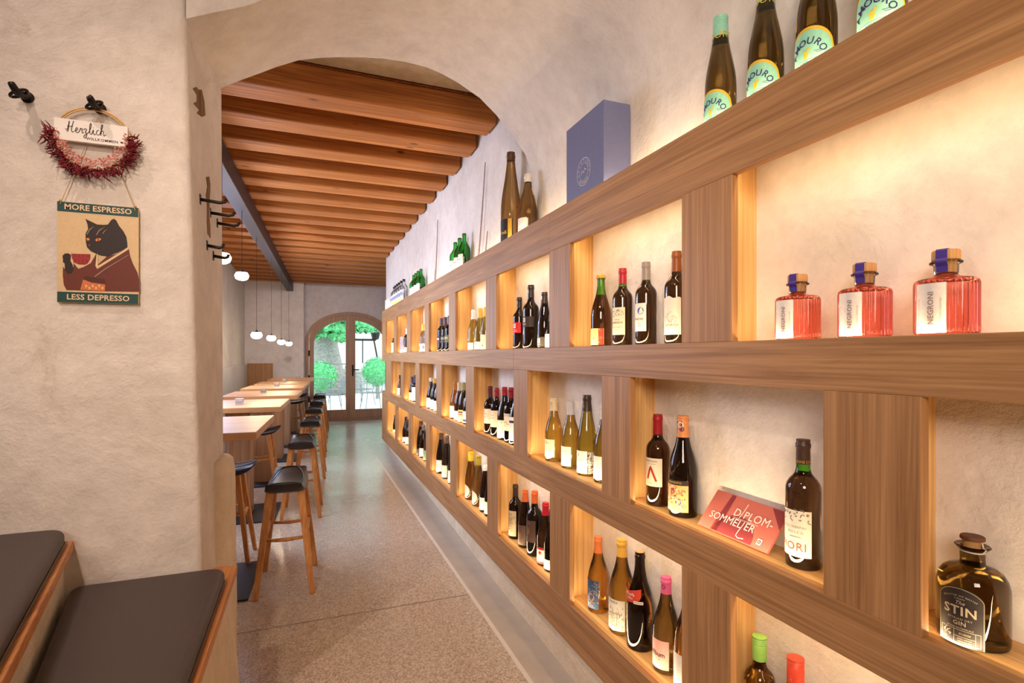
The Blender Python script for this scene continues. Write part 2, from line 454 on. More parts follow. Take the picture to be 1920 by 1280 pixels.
structure('wall_left_near', MB().box(-3.4, -3.2, -3.2, 2.6, 0, TOPN), M['plaster'], 'plaster wall on the far left of the front room')
structure('wall_rear', MB().box(-3.4, 1.4, -3.4, -3.2, 0, TOPN), M['plaster'], 'plaster wall of the front room facing the passage')

# ------------------------------------------------------------------ far room shell
XL = -1.135
ml = MB()
wins = [(4.0, 5.2), (6.8, 8.0)]
ys = [2.6, 4.0, 5.2, 6.8, 8.0, 12.3]
for i in range(5):
    if i in (1, 3): ml.box(XL - 0.3, XL, ys[i], ys[i + 1], 0, 1.0).box(XL - 0.3, XL, ys[i], ys[i + 1], 2.45, TOP)
    else: ml.box(XL - 0.3, XL, ys[i], ys[i + 1], 0, TOP)
structure('wall_left', ml, M['plaster_far'], 'white plaster wall with windows beside the tables')
for i, (a, b_) in enumerate(wins):
    f = MB()
    for y0, y1, z0, z1 in ((a, a + .06, 1, 2.45), (b_ - .06, b_, 1, 2.45), (a, b_, 1, 1.06), (a, b_, 2.39, 2.45), ((a + b_) / 2 - .03, (a + b_) / 2 + .03, 1, 2.45)):
        f.box(XL - 0.26, XL - 0.21, y0, y1, z0, z1)
    structure('window_%d' % (i + 1), f, M['doorwood'], 'wooden window in the left wall beside the %s' % ('second table' if i == 0 else 'fourth table'))
structure('wall_back_left', MB().box(-1.45, -0.055, 11.60, 12.3, 0, TOP), M['plaster_far'], 'white back wall behind the last tables, left of the door')
# door wall with its arched opening
DX, DA, DS, DR = 0.885, 0.915, 1.69, 0.62
N_ = 24
pts = [(DX - DA * math.cos(PI * i / N_), DS + DR * math.sin(PI * i / N_)) for i in range(N_ + 1)]
mw = MB().box(-0.055, DX - DA, 11.92, 12.3, 0, TOP).box(DX + DA, 2.7, 11.92, 12.3, 0, TOP)
for i in range(N_):
    (xa, za), (xb, zb) = pts[i], pts[i + 1]
    mw.hull2([(xa, 11.92, za), (xb, 11.92, zb), (xb, 11.92, TOP), (xa, 11.92, TOP)], [(xa, 12.3, za), (xb, 12.3, zb), (xb, 12.3, TOP), (xa, 12.3, TOP)])
structure('wall_back', mw, M['plaster_far'], 'white back wall around the arched garden door')
structure('wall_right_far', MB().box(2.5, 2.7, 8.24, 12.3, 0, TOP), M['plaster_far'], 'white side wall beyond the end of the shelf')
structure('ceiling', MB().box(-1.45, 2.7, 3.12, 12.3, 2.985, 3.12), M['boards'], 'dark wooden boards above the ceiling beams')
structure('ceiling_plaster', MB().box(-1.45, 1.2, 2.6, 3.13, 2.985, 3.12), plaster('old_plaster', C(150, 128, 100), C(190, 170, 140), None, 0.4), 'stained bare plaster strip between arch and first beam', 'ceiling')
ords = ['first', 'second', 'third', 'fourth', 'fifth', 'sixth', 'seventh', 'eighth', 'ninth', 'tenth', 'eleventh', 'twelfth', 'thirteenth', 'fourteenth',
        'fifteenth', 'sixteenth', 'seventeenth', 'eighteenth', 'nineteenth', 'twentieth']
for i in range(20):
    y = 3.149 + 0.427 * i
    xr = XW - 0.012 if y < 8.0 else 2.49
    cxm = (-1.13 + xr) / 2
    bmb = MB().box(-1.13 - cxm, xr - cxm, 0, 0.205, -0.155, 0)
    j = random.uniform(-0.006, 0.006)
    o = obj('ceiling_beam', bmb, M['beam'], bevel=0.012, kind='structure')
    o.location = (cxm, y + j, 2.989 + random.uniform(-0.004, 0.003)); o.rotation_euler = (0, 0, random.uniform(-0.004, 0.004))
    tag(o, 'warm brown wooden ceiling beam, %s from the arch' % ords[i], 'beam', 'wooden ceiling beams')
# dark steel beam running under the timber
p0, p1 = Vector((-0.62, 3.2, 0)), Vector((-0.312, 11.55, 0))
d = (p1 - p0).normalized(); nn = Vector((d.y, -d.x, 0)) * 0.06
sb = MB().hull2([p0 - nn + Vector((0, 0, 2.67)), p0 + nn + Vector((0, 0, 2.67)), p0 + nn + Vector((0, 0, 2.832)), p0 - nn + Vector((0, 0, 2.832))],
                [p1 - nn + Vector((0, 0, 2.67)), p1 + nn + Vector((0, 0, 2.67)), p1 + nn + Vector((0, 0, 2.832)), p1 - nn + Vector((0, 0, 2.832))])
tag(obj('steel_beam', sb, M['steel'], kind='structure', bevel=0.004), 'long dark steel beam under the wooden ceiling beams', 'steel beam')
# panelling behind the corner bench
structure('wall_panel', MB().box(XL, XL + 0.05, 8.3, 11.6, 0, 1.20), noisy('pale_panel', C(206, 204, 206), 0.35, 0.05, 5), 'pale panel along the left wall of far room', 'wall panel', bevel=0.004)
structure('wall_panel', MB().box(XL + 0.05, -0.63, 11.55, 11.6, 0, 1.216), M['oak_z'], 'brown wooden panel on the back wall corner', 'wall panel', bevel=0.004)

# ------------------------------------------------------------------ garden door
dr = thing('door_1', 'arched double garden door with wooden frame and glass', 'door', (DX, 11.93, 0), kind='structure')
def ell(a, s, r, i, n_=24): return (-a * math.cos(PI * i / n_), s + r * math.sin(PI * i / n_))
fr = MB()
fo = [(-DA, 0)] + [ell(DA, DS, DR, i) for i in range(25)] + [(DA, 0)]
fi = [(-DA + .075, 0)] + [ell(DA - .075, DS, DR - .07, i) for i in range(25)] + [(DA - .075, 0)]
for i in range(26):
    a, b_, c_, d_ = fo[i], fo[i + 1], fi[i + 1], fi[i]
    fr.hull2([(p[0], -0.03, p[1]) for p in (a, b_, c_, d_)], [(p[0], 0.07, p[1]) for p in (a, b_, c_, d_)])
fr.box(-DA, DA, -0.02, 0.07, 0, 0.03)
obj('door_frame', fr, M['doorwood'], dr)
mg = bpy.data.materials.new('pane_glass'); mg.use_nodes = True
nt = mg.node_tree; nt.nodes.clear()
out = N(mg, 'ShaderNodeOutputMaterial'); mx = N(mg, 'ShaderNodeMixShader'); tr = N(mg, 'ShaderNodeBsdfTransparent'); gl = N(mg, 'ShaderNodeBsdfGlossy'); lw = N(mg, 'ShaderNodeFresnel')
tr.inputs[0].default_value = (0.94, 0.98, 0.97, 1); gl.inputs['Roughness'].default_value = 0.02; lw.inputs[0].default_value = 1.45
link(mg, lw.outputs[0], mx.inputs[0]); link(mg, tr.outputs[0], mx.inputs[1]); link(mg, gl.outputs[0], mx.inputs[2]); link(mg, mx.outputs[0], out.inputs[0])
M['pane'] = mg
for sgn in (-1, 1):
    X0, X1 = 0.0003, DA - 0.078         # leaf, measured outwards from the meeting line
    g0, g1 = 0.098, 0.742              # glass
    lf = MB()
    def bx(a, b_, z0, z1): lf.box(min(sgn * a, sgn * b_), max(sgn * a, sgn * b_), -0.02, 0.04, z0, z1)
    oz = lambda x: DS + (DR - .073) * math.sqrt(max(0, 1 - (x / (DA - .077)) ** 2))
    iz = lambda x: 1.60 + 0.535 * math.sqrt(max(0, 1 - (x / (g1 + 0.004)) ** 2))
    bx(g0, X1, 0.034, 0.207)
    if sgn > 0: lf.box(-0.012, 0.012, -0.028, -0.02, 0.034, DS + DR - .09)
    xs = [X0 + (X1 - X0) * i / 28 for i in range(29)] + [g0, g1]
    xs = sorted(set(xs))
    for a, b_ in zip(xs[:-1], xs[1:]):
        mid = (a + b_) / 2
        lo = (lambda x: 0.034) if (mid < g0) else ((lambda x: 0.207) if mid > g1 else iz)
        q = [(sgn * a, lo(a)), (sgn * b_, lo(b_)), (sgn * b_, oz(b_)), (sgn * a, oz(a))]
        lf.hull2([(p[0], -0.02, p[1]) for p in q], [(p[0], 0.04, p[1]) for p in q])
    leaf = obj('door_leaf', lf, M['doorwood'], dr)
    gp = [(sgn * (g0 - .01), 0.2), (sgn * (g1 + .005), 0.2)] + [(sgn * (g1 + .005 - (g1 - g0 + .015) * i / 12), iz(min(g1, max(g0, g1 - (g1 - g0) * i / 12))) + .005) for i in range(13)]
    if sgn < 0: gp = gp[::-1]
    obj('glass_pane', MB().exty(gp, 0.006, 0.014), M['pane'], leaf)
    if sgn > 0:
        hb = MB().box(-0.018 + 0.045, 0.018 + 0.045, -0.03, -0.02, 0.93, 1.17)
        hb.tube([(0.045, -0.02, 1.07), (0.045, -0.07, 1.07), (0.06, -0.08, 1.07), (0.17, -0.08, 1.065)], 0.010, 8)
        obj('handle', hb, M['iron'], leaf, smooth=True, label='black lever handle')
for z in (1.42, 0.90, 0.45):
    obj('hinge', MB().tube([(-DA + .075, -0.04, z - .06), (-DA + .075, -0.04, z + .06)], 0.014, 8), M['iron'], dr)

# ------------------------------------------------------------------ exterior seen through the glass
M['gravel'] = noisy('pale_gravel', C(226, 222, 214), 0.9, 0.08, 8)
M['stone'] = noisy('pale_stone', C(196, 192, 188), 0.9, 0.2, 4)
M['leaf'] = noisy('leaf_green', C(96, 186, 120), 0.5, 0.4, 9)
M['bark'] = noisy('bark', C(150, 146, 140), 0.9, 0.35, 14, bmp=0.6)
M['wire'] = mat('grey_wire', C(118, 122, 128), 0.4, 0.3)
structure('ground', MB().box(-14, 18, 12.3, 44, -0.3, -0.02), M['gravel'], 'bright pale gravel terrace beyond the door')
structure('garden_wall', MB().box(-14, 18, 33, 33.4, 0, 5.0), M['stone'], 'pale wall closing the garden far behind', 'wall')
def leaves(mb, c, r, n_, s):
    for i in range(n_):
        d = Vector((random.gauss(0, 1), random.gauss(0, 1), random.gauss(0, 1))).normalized()
        p = Vector(c) + Vector((d.x * r[0], d.y * r[1], d.z * r[2])) * random.uniform(0.82, 1.05)
        u = d.orthogonal().normalized(); u = (Matrix.Rotation(random.uniform(0, 6.28), 3, d) @ u)
        w_ = d.cross(u); u = u + d * random.uniform(-.5, .5); q = s * random.uniform(.6, 1.3)
        mb.add([p - u * q, p + w_ * q * .5, p + u * q, p - w_ * q * .5], [(0, 1, 2, 3)])
for (px, py, dist, r, lab) in ((601, 706, 17.0, 0.50, 'round clipped green bush left of the door opening'), (708, 697, 17.5, 0.50, 'round clipped green bush right behind the right door leaf')):
    c_ = onY(px, py, dist)
    t = thing('bush', lab, 'bush', (c_[0], c_[1], -0.02))
    z = c_[2] + 0.02
    fm = MB().sphere((0, 0, z), r * .9, r * .9, r * .85, 14, 10); leaves(fm, (0, 0, z), (r, r, r * .95), 1500, 0.04)
    obj('foliage', fm, M['leaf'], t)
    obj('stem', MB().tube([(0, 0, 0), (0, 0, z - r * .6)], 0.06, 8), M['bark'], t)
# tree
c_ = onZ(618, 735, 0.0)
ty = 20.0; tx = onY(617, 690, ty)[0]
t = thing('tree', 'broad grey garden tree with green leaves behind the left door leaf', 'tree', (tx, ty, -0.02))
obj('trunk', MB().tube([(0.1, 0, 0), (0.02, 0, .7), (-.15, 0, 1.6), (-.35, 0, 2.8), (-.5, 0, 4.2)], [0.62, .5, .48, .46, .4], 14), M['bark'], t, smooth='all')
fm = MB()
for px, py, rr in ((588, 610, .9), (632, 612, .5), (640, 630, .35), (655, 590, .8), (620, 585, 1.1), (676, 604, .7), (690, 606, .6), (566, 600, 1.0), (714, 588, .8)):
    q = onY(px, py, ty - 1.0); leaves(fm, (q[0] - tx, -1.0, q[2]), (rr, rr * .7, rr * .5), 300, 0.11)
obj('foliage', fm, M['leaf'], t)
# wire chairs on the terrace
def wire_chair():
    t = thing('garden_chair', '', 'chair', (0, 0, 0), 0, 'wire garden chairs on the terrace')
    s = MB()
    for i in range(9):
        x = -0.2 + 0.05 * i
        s.tube([(x, -.22, .45), (x, .2, .44)], 0.0035, 5)
    s.tube([(-.22, -.22, .45), (.22, -.22, .45), (.22, .2, .44), (-.22, .2, .44)], 0.01, 6, closed=True)
    obj('seat', s, M['wire'], t)
    b_ = MB().tube([(-.23, .2, .44), (-.24, .25, .78), (-.16, .27, .83), (.16, .27, .83), (.24, .25, .78), (.23, .2, .44)], 0.009, 6)
    for i in range(9):
        x = -0.18 + 0.045 * i; b_.tube([(x, .2, .44), (x, .26, .82)], 0.0035, 5)
    obj('backrest', b_, M['wire'], t)
    for sx in (-1, 1):
        obj('armrest', MB().tube([(sx * .24, .25, .68), (sx * .3, .1, .66), (sx * .3, -.15, .66), (sx * .25, -.22, .45)], 0.009, 6), M['wire'], t)
        for sy in (-1, 1):
            obj('leg', MB().tube([(sx * .21, sy * .2, .45), (sx * .27, sy * .26, 0)], 0.009, 6), M['wire'], t)
    return t
ch0 = wire_chair()
cl = [(612, 13.5, 0.5, 'grey wire garden chair nearest behind the left door pane'), (628, 15.6, -1.9, 'grey wire garden chair behind the nearest one at left pane'),
      (700, 13.9, -0.4, 'grey wire garden chair behind the right door pane near hedge'), (678, 15.4, 2.2, 'grey wire garden chair behind the door handle')]
for i, (px, y, rz, lab) in enumerate(cl):
    a, b_ = ray(px); p = (a / b_ * y, y, -0.02)
    if i == 0: ch0.location = p; ch0.rotation_euler = (0, 0, rz); ch0['label'] = lab
    else: copy_thing(ch0, p, rz, lab)
def gtable(px, y, hgt, w_, lab):
    a, b_ = ray(px)
    t = thing('garden_table', lab, 'table', (a / b_ * y, y, -0.02))
    obj('tabletop', MB().box(-w_, w_, -.35, .35, hgt - .03, hgt), M['wire'], t)
    for sx in (-1, 1):
        for sy in (-1, 1): obj('leg', MB().tube([(sx * (w_ - .04), sy * .3, 0), (sx * (w_ - .04), sy * .3, hgt - .03)], 0.018, 6), M['wire'], t)
gtable(640, 18.8, 1.12, 0.42, 'tall garden table in front of the tree')
a, b_ = ray(680); y = 21
t = thing('well_frame', 'dark metal frame with lantern on a low stone well', 'well', (a / b_ * y, y, -0.02))
obj('stone_basin', MB().lathe([(0.75, 0), (0.75, 0.75), (0.85, 0.78), (0.85, 0.9), (0.6, 0.9)], 20), M['stone'], t)
fmw = MB()
for sx in (-1, 1): fmw.tube([(sx * .62, 0, .9), (sx * .42, 0, 2.0)], 0.03, 6)
fmw.tube([(-.5, 0, 2.0), (.5, 0, 2.0)], 0.04, 6).tube([(0, 0, 2.0), (0, 0, 1.1)], 0.02, 6)
obj('frame', fmw, M['iron'], t)
obj('lantern', MB().lathe([(0.05, 0), (0.13, .04), (0.18, .26), (0.2, .28), (0.05, .36)], 8, (.48, 0, 2.0)), M['iron'], t)

# ------------------------------------------------------------------ the bottle shelf
XS = 0.99; XI = 1.011
ZT, ZTb, ZM, ZMb, ZL, ZLb, ZB, ZBb = 1.9936, 1.8236, 1.4058, 1.2989, 0.8816, 0.775, 0.3642, 0.200
def Yf(px): return onX(px, HY, XS)[1]
YEND = Yf(716.2); YE = -0.62
R1 = [(723.1, 738.75), (743.1, 762.7), (769.2, 796.25), (804, 841.25), (853.75, 910.8), (930.3, 1029.8), (1068, 1278), (1372, None)]
R2 = [(733.4, 751.25), (756, 779), (786.4, 818.1), (827.5, 873.2), (888.3, 962.8), (988.75, 1128), (1181, 1543), (1727, None)]
R3 = [(724.7, 740.8), (744.7, 765.8), (771.25, 798.6), (805.9, 844), (855.7, 913.5), (932.9, 1030.8), (1068, 1278), (1370, None)]
shelf = thing('wine_shelf', 'long oak wall shelf of lit niches full of bottles', 'shelf', (0, 0, 0))
def opens(R, stop):
    o = [(Yf(a), Yf(b_) if b_ else stop) for a, b_ in R]          # (far edge, near edge)
    return o
O = {1: opens(R1, 0.10), 2: opens(R2, -0.36), 3: opens(R3, 0.10)}
for r in (1, 3): O[r].append((-0.07, -0.54))
lev = {1: (ZM, ZTb), 2: (ZL, ZMb), 3: (ZB, ZLb)}
def seg_rail(z0, z1, cuts):
    ys = sorted([YE, YEND] + [Yf(c_) for c_ in cuts])
    for a, b_ in zip(ys[:-1], ys[1:]):
        obj('rail', MB().box(XS, XI, a + 0.0006, b_ - 0.0006, z0, z1), M['oak_y'], shelf, bevel=0.0012, seg=1)
seg_rail(ZTb, ZT, [795.5, 1030]); seg_rail(ZMb, ZM, [962.5]); seg_rail(ZLb, ZL, [913]); seg_rail(ZBb, ZB, [913])
for z in (ZT, ZM, ZL, ZB):
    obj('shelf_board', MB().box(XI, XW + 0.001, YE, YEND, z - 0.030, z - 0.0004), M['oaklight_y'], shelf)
for r in (1, 2, 3):
    z0, z1 = lev[r]
    ztop = {1: ZT, 2: ZM, 3: ZL}[r] - 0.03
    bounds = [YEND] + [y for o in O[r] for y in o] + [YE]
    posts = [(bounds[i + 1], bounds[i]) for i in range(0, len(bounds), 2)]
    if r == 2: posts[0] = (posts[0][0], Yf(723.6))
    for a, b_ in posts:
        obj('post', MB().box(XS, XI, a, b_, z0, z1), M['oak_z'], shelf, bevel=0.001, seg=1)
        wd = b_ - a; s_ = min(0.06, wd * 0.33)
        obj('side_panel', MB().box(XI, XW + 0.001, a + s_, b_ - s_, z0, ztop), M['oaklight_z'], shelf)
    for k_, (far, nr) in enumerate(O[r]):
        yc, L = (far + nr) / 2, far - nr + 0.08
        p = 1.15 * L * (1.5 if r == 2 else 1.0)
        area('niche_led', (XI + 0.006, yc, z0 + 0.004), (XI + 0.050, yc, z0 + 0.1), L, 0.008, p * 1.0, (1.0, 0.71, 0.40))
        if r in (1, 3):
            area('niche_led', (XI + 0.008, yc, z1 + 0.03), (XI + 0.07, yc, z1 - 0.08), L, 0.008, p * (0.95 if r == 1 else 1.0), (1.0, 0.71, 0.40))
nseg = 7
for i in range(nseg):
    a = YE + (YEND - YE) * i / nseg; b_ = YE + (YEND - YE) * (i + 1) / nseg
    area('shelf_top_led', (XI + 0.006, (a + b_) / 2, ZT + 0.004), (XI + 0.09, (a + b_) / 2, ZT + 0.06), b_ - a, 0.008, 0.95 * (b_ - a), (1.0, 0.74, 0.46))

# ------------------------------------------------------------------ bottles
SH = {
 'bordeaux': [(0.80, 0), (0.97, .006), (1, .02), (1, .60), (.985, .63), (.92, .66), (.78, .69), (.60, .715), (.47, .74), (.405, .775), (.385, .82), (.37, .935), (.41, .94), (.41, .97), (.37, .975), (.37, 1)],
 'burgundy': [(0.80, 0), (0.97, .006), (1, .02), (1, .40), (.985, .45), (.93, .51), (.84, .57), (.72, .63), (.58, .69), (.48, .75), (.41, .81), (.375, .86), (.36, .935), (.40, .94), (.40, .97), (.36, .975), (.36, 1)],
 'hock': [(0.80, 0), (0.97, .006), (1, .02), (1, .36), (.985, .42), (.93, .49), (.84, .56), (.74, .63), (.63, .70), (.54, .77), (.46, .84), (.41, .90), (.39, .94), (.43, .945), (.43, .97), (.39, .975), (.39, 1)],
 'litre': [(0.80, 0), (0.97, .006), (1, .02), (1, .56), (.97, .60), (.88, .64), (.70, .69), (.50, .74), (.38, .79), (.33, .84), (.32, .94), (.36, .945), (.36, .975), (.32, .98), (.32, 1)],
 'spirit': [(0.85, 0), (0.98, .006), (1, .02), (1, .66), (.95, .70), (.72, .75), (.48, .79), (.36, .82), (.34, .95), (.38, .955), (.38, .98), (.34, .985), (.34, 1)],
}
RAT = {'bordeaux': .128, 'burgundy': .142, 'hock': .128, 'litre': .165, 'spirit': .13}
def prof_r(shape, t):
    P = SH[shape]
    for (r0, z0), (r1, z1) in zip(P[:-1], P[1:]):
        if z0 <= t <= z1: return r0 + (r1 - r0) * (t - z0) / max(1e-6, z1 - z0)
    return P[-1][0]
def cyl(R, phi0, zc):
    return lambda x, y, e=0.0: ((R + e) * math.cos(phi0 + x / R), (R + e) * math.sin(phi0 + x / R), zc + y)
def patch(fn, hw, top, bot, nx=20, e=0.0006):
    v = []; f = []
    for i in range(nx + 1):
        x = -hw + 2 * hw * i / nx
        v += [fn(x, bot(x), e), fn(x, top(x), e)]
    for i in range(nx): f.append((2 * i, 2 * i + 2, 2 * i + 3, 2 * i + 1))
    return v, f
def put(mb, g, fn, e):
    mb.add([fn(x, y, e) for x, y in g[0]], g[1])
def add_label(root, R, h, spec, e0=0.0):
    z0, z1, col, ha = spec[:4]
    extras = spec[4] if len(spec) > 4 else []
    shape = spec[5] if len(spec) > 5 else 'rect'
    rot = spec[6] if len(spec) > 6 else 0
    z0 *= h; z1 *= h; Lh = z1 - z0; hw = R * math.radians(ha)
    fn = cyl(R, PI + math.radians(rot), (z0 + z1) / 2)
    top = lambda x: Lh / 2; bot = lambda x: -Lh / 2
    if shape == 'arch': top = lambda x: -Lh / 2 + max(.0, Lh - hw * .9) + hw * .9 * math.sqrt(max(0, 1 - (x / hw) ** 2))
    if shape == 'disc':
        top = lambda x: Lh / 2 * math.sqrt(max(0, 1 - (x / hw) ** 2)); bot = lambda x: -Lh / 2 * math.sqrt(max(0, 1 - (x / hw) ** 2))
    if shape == 'cloud': top = lambda x: Lh / 2 * (0.93 + 0.05 * math.sin(x / hw * 9) - 0.10 * (x / hw) ** 2)
    if shape == 'tag': top = lambda x: Lh / 2 * (0.45 + 0.55 * abs(x / hw)); bot = lambda x: -Lh / 2 * math.sqrt(max(0, 1 - (x / hw) ** 2))
    mb = MB(); v, f = patch(fn, hw, top, bot, e=0.0006 + e0); mb.add(v, f)
    lo = obj('label', mb, flat(col), root, smooth='all', fix=False)
    by = {}
    for ex in extras:
        k = ex[0]; colr = ex[-1] if isinstance(ex[-1], tuple) else ex[-2]
        opt = ex[-1] if isinstance(ex[-1], dict) else {}
        if k == 't': g = move2d(text2d(ex[1], ex[2] * Lh, **opt), ex[3] * hw, ex[4] * Lh / 2)
        elif k == 'r':
            q = max(1, int(ex[3] * 16)); g = ([], [])
            for i in range(q + 1):
                x_ = max(-hw, min(hw, ex[1] * hw + (i / q - .5) * ex[3] * hw * 2)); g[0].append((x_, (ex[2] / 2 - ex[4] / 2) * Lh)); g[0].append((x_, (ex[2] / 2 + ex[4] / 2) * Lh))
            g[1].extend((2 * i, 2 * i + 2, 2 * i + 3, 2 * i + 1) for i in range(q))
        elif k == 'c': g = disc2d(ex[1] * hw, ex[2] * Lh / 2, ex[3] * Lh)
        elif k == 'a': g = move2d(arc_text(ex[1], ex[2] * Lh, ex[3] * Lh, ex[4], ex[5], **opt), ex[6] * hw, ex[7] * Lh / 2)
        elif k == 'o': g = move2d(ring2d(0, 0, ex[1] * Lh, ex[2] * Lh, 40, ex[3], ex[4]), ex[5] * hw, ex[6] * Lh / 2)
        elif k == 's':
            P_ = [(p[0] * hw, p[1] * Lh / 2) for p in ex[1]]
            P_ = [(a0[0] + (a1[0] - a0[0]) * q / 6, a0[1] + (a1[1] - a0[1]) * q / 6) for a0, a1 in zip(P_[:-1], P_[1:]) for q in range(6)] + [P_[-1]]
            g = stroke2d(P_, ex[2] * Lh)
        elif k == 'x':          # scattered motif strokes
            rr = random.Random(ex[1]); g = ([], [])
            for _ in range(ex[2]):
                x, y = rr.uniform(-.9, .9) * hw, rr.uniform(ex[3], ex[4]) * Lh / 2; a = rr.uniform(0, 6.28); l = rr.uniform(.02, .07) * Lh
                pts_ = [(x + l * q * math.cos(a + q * 1.5), y + l * q * math.sin(a + q * 1.5)) for q in (0, .5, 1, 1.5)]
                s_ = stroke2d(pts_, 0.018 * Lh); b0 = len(g[0]); g = (g[0] + s_[0], g[1] + [tuple(i + b0 for i in t) for t in s_[1]])
        e = e0 + (0.0010 if k in 'rcx' else 0.0014)
        by.setdefault((colr, 'lettering' if k in 'ta' else 'print'), MB()); put(by[(colr, 'lettering' if k in 'ta' else 'print')], g, fn, e)
    for (colr, nm), m_ in by.items(): obj(nm, m_, flat(colr), lo, fix=False)
    return lo
def make_bottle(label, group, loc, h, R, shape, glass, neck=None, fill=.70, cap=None, labels=(), name='wine_bottle', cork=None):
    t = thing(name, label, 'bottle', loc, 0, group)
    P = [(r * R, z * h) for r, z in SH[shape]]
    if neck:
        rr = prof_r(shape, fill) * R
        P = sorted(P + [(rr, fill * h)], key=lambda p: p[1])
        obj('glass_body', MB().lathe(P, 28, mf=lambda z: 1 if z > fill * h else 0), [G[glass], G[neck]], t, smooth=True)
    else:
        obj('glass_body', MB().lathe(P, 28), G[glass], t, smooth=True)
    if cap:
        col, fr = cap[0], cap[1]; style = cap[2] if len(cap) > 2 else 'foil'
        e = 0.0009
        zs = [1 - fr + fr * i / 8 for i in range(9)] + ([.938, .942, .968, .974] if style == 'foil' else [])
        zs = sorted(z for z in zs if z <= 1)
        if style == 'screw':
            nr_ = prof_r(shape, .95) * R * 1.08 + e
            cp = [(nr_, (1 - fr) * h)] + [(nr_ * (0.94 if q % 2 else 1.0), (1 - fr * .35 + fr * .3 * q / 8) * h) for q in range(9)] + [(nr_, h * 1.001), (nr_ * .9, h * 1.004)]
        elif style == 'crown':
            nr_ = prof_r(shape, .95) * R
            cp = [(nr_ * 1.22, h * .955), (nr_ * 1.2, h * .985), (nr_ * .9, h * 1.006)]
        else:
            cp = [(prof_r(shape, z) * R + e, z * h) for z in zs] + [(prof_r(shape, 1) * R + e, h * 1.003), (prof_r(shape, 1) * R * .8, h * 1.005)]
        rf = (lambda a, z: 1 + 0.04 * math.cos(a * 21)) if style == 'crown' else None
        co = obj('capsule' if style != 'crown' else 'crown_cap', MB().lathe(cp, 24, rf=rf), noisy('capsule_foil', C(*col), 0.38, 0.05, 90, 0.5), t, smooth=True)
        if len(cap) > 3:
            rn = prof_r(shape, 1 - fr * .7) * R + e
            for ex in cap[3]:
                m_ = MB(); fn = cyl(rn * (1.09 if style == 'screw' else 1.0), PI, (1 - fr * ex[2]) * h)
                put(m_, ex[0], fn, 0.0008); obj('print', m_, flat(ex[1]), co, fix=False)
    if cork:
        rr = prof_r(shape, 1) * R * .9
        obj('cork', MB().lathe([(rr, h * .985), (rr, h * 1.004)], 16), flat((206, 160, 110)), t)
    for i_, s_ in enumerate(labels): add_label(t, R, h, s_, .0012 * i_)
    return t

W_, CR, BK = (240, 236, 226), (234, 222, 192), (40, 34, 32)
GD, RD, NV, GY = (206, 160, 60), (176, 34, 44), (40, 48, 92), (120, 112, 106)
NICHE = ['nearest', 'second-nearest', 'third-nearest', 'fourth-nearest', 'fifth-nearest', 'sixth-nearest', 'seventh-nearest', 'farthest']
ROWN = {1: 'top-row', 2: 'middle-row', 3: 'bottom-row'}
POS = {1: [None], 2: ['left one', 'right one'], 3: ['left one', 'middle one', 'right one'],
       4: ['leftmost', 'second from left', 'third from left', 'rightmost'],
       5: ['leftmost', 'second from left', 'third from left', 'fourth from left', 'rightmost']}
SPEC = []
def B(row, col, px, ty, shape, glass, look, cap=None, labels=(), **k): SPEC.append((row, col, px, ty, shape, glass, look, cap, labels, k))
def T(s, size, x, y, col, **k): return ('t', s, size, x, y, col, k) if k else ('t', s, size, x, y, col)
lines = lambda col, ys, w=.9: [('r', .05, y, w * .5, .014, col) for y in ys]

# --- top row (col 1 = nearest)
B(1, 2, 1127, 516, 'burgundy', 'dark', 'gold-crowned bottle with cream and red label', (GD, .03, 'crown'),
  [(.02, .25, (236, 212, 140), 75, [T('A', .3, .1, -.2, (150, 60, 40), shear=.4), ('r', .78, 0, .2, 1.0, (170, 60, 40)), ('x', 3, 40, -.9, .9, (236, 190, 120))])], neck='green', fill=.72)
B(1, 2, 1167.5, 503.7, 'bordeaux', 'dark', 'red-capped dark bottle with large cream label', ((176, 34, 44), .20),
  [(.14, .49, CR, 70, [('x', 5, 26, .35, .75, (120, 112, 100)), T('CHATEAU', .05, .35, .1, BK), T('ROUBRIQUE', .10, .18, -.12, BK, space=1.05), T('MOULIS EN MEDOC', .045, .3, -.45, BK), T('GRAND VIN', .035, .3, -.62, BK)])], neck='green', fill=.77)
B(1, 2, 1211.5, 492, 'bordeaux', 'dark', 'silver-capped dark bottle with blue oval on label', ((148, 136, 128), .215),
  [(.165, .50, W_, 55, [('c', .42, .45, .125, (84, 92, 170)), T('PIERETRE', .10, .18, -.15, BK), ('r', .3, -.45, .2, .012, GY), ('r', .3, -.62, .2, .012, GY)])], neck='green', fill=.775)
B(1, 2, 1268.6, 472, 'bordeaux', 'dark', 'tall copper-capped bottle with torn-edge cream label', ((146, 84, 36), .22),
  [(.10, .52, (238, 232, 216), 72, [('x', 9, 30, -.3, .15, (196, 186, 168)), T('CATARINA', .075, .32, -.52, BK, space=1.05), T('CHARDONNAY', .035, .35, -.68, GY)], 'cloud')])
B(1, 3, 974, 557.7, 'bordeaux', 'black', 'black-capped bottle with bright red label', ((48, 36, 32), .18, 'foil', [(rect2d(0, 0, .014, .018), W_, .55)]),
  [(.31, .51, (214, 40, 52), 80, [('r', .25, .35, .16, .4, W_), T('8', .3, .25, .35, BK), T('BLAUFRANK', .08, .35, -.4, W_), ('r', .3, -.7, .3, .03, W_)])])
B(1, 3, 995.5, 534.7, 'bordeaux', 'black', 'big black magnum bottle with dark grey label band', ((46, 36, 32), .19, 'foil', [(rect2d(0, 0, .014, .018), W_, .55)]),
  [(.34, .50, (62, 52, 48), 88, [('r', .12, .35, .14, .4, W_), T('8S', .26, .12, .35, BK), ('r', .12, -.35, .2, .03, W_), ('r', .12, -.6, .2, .03, W_)])])
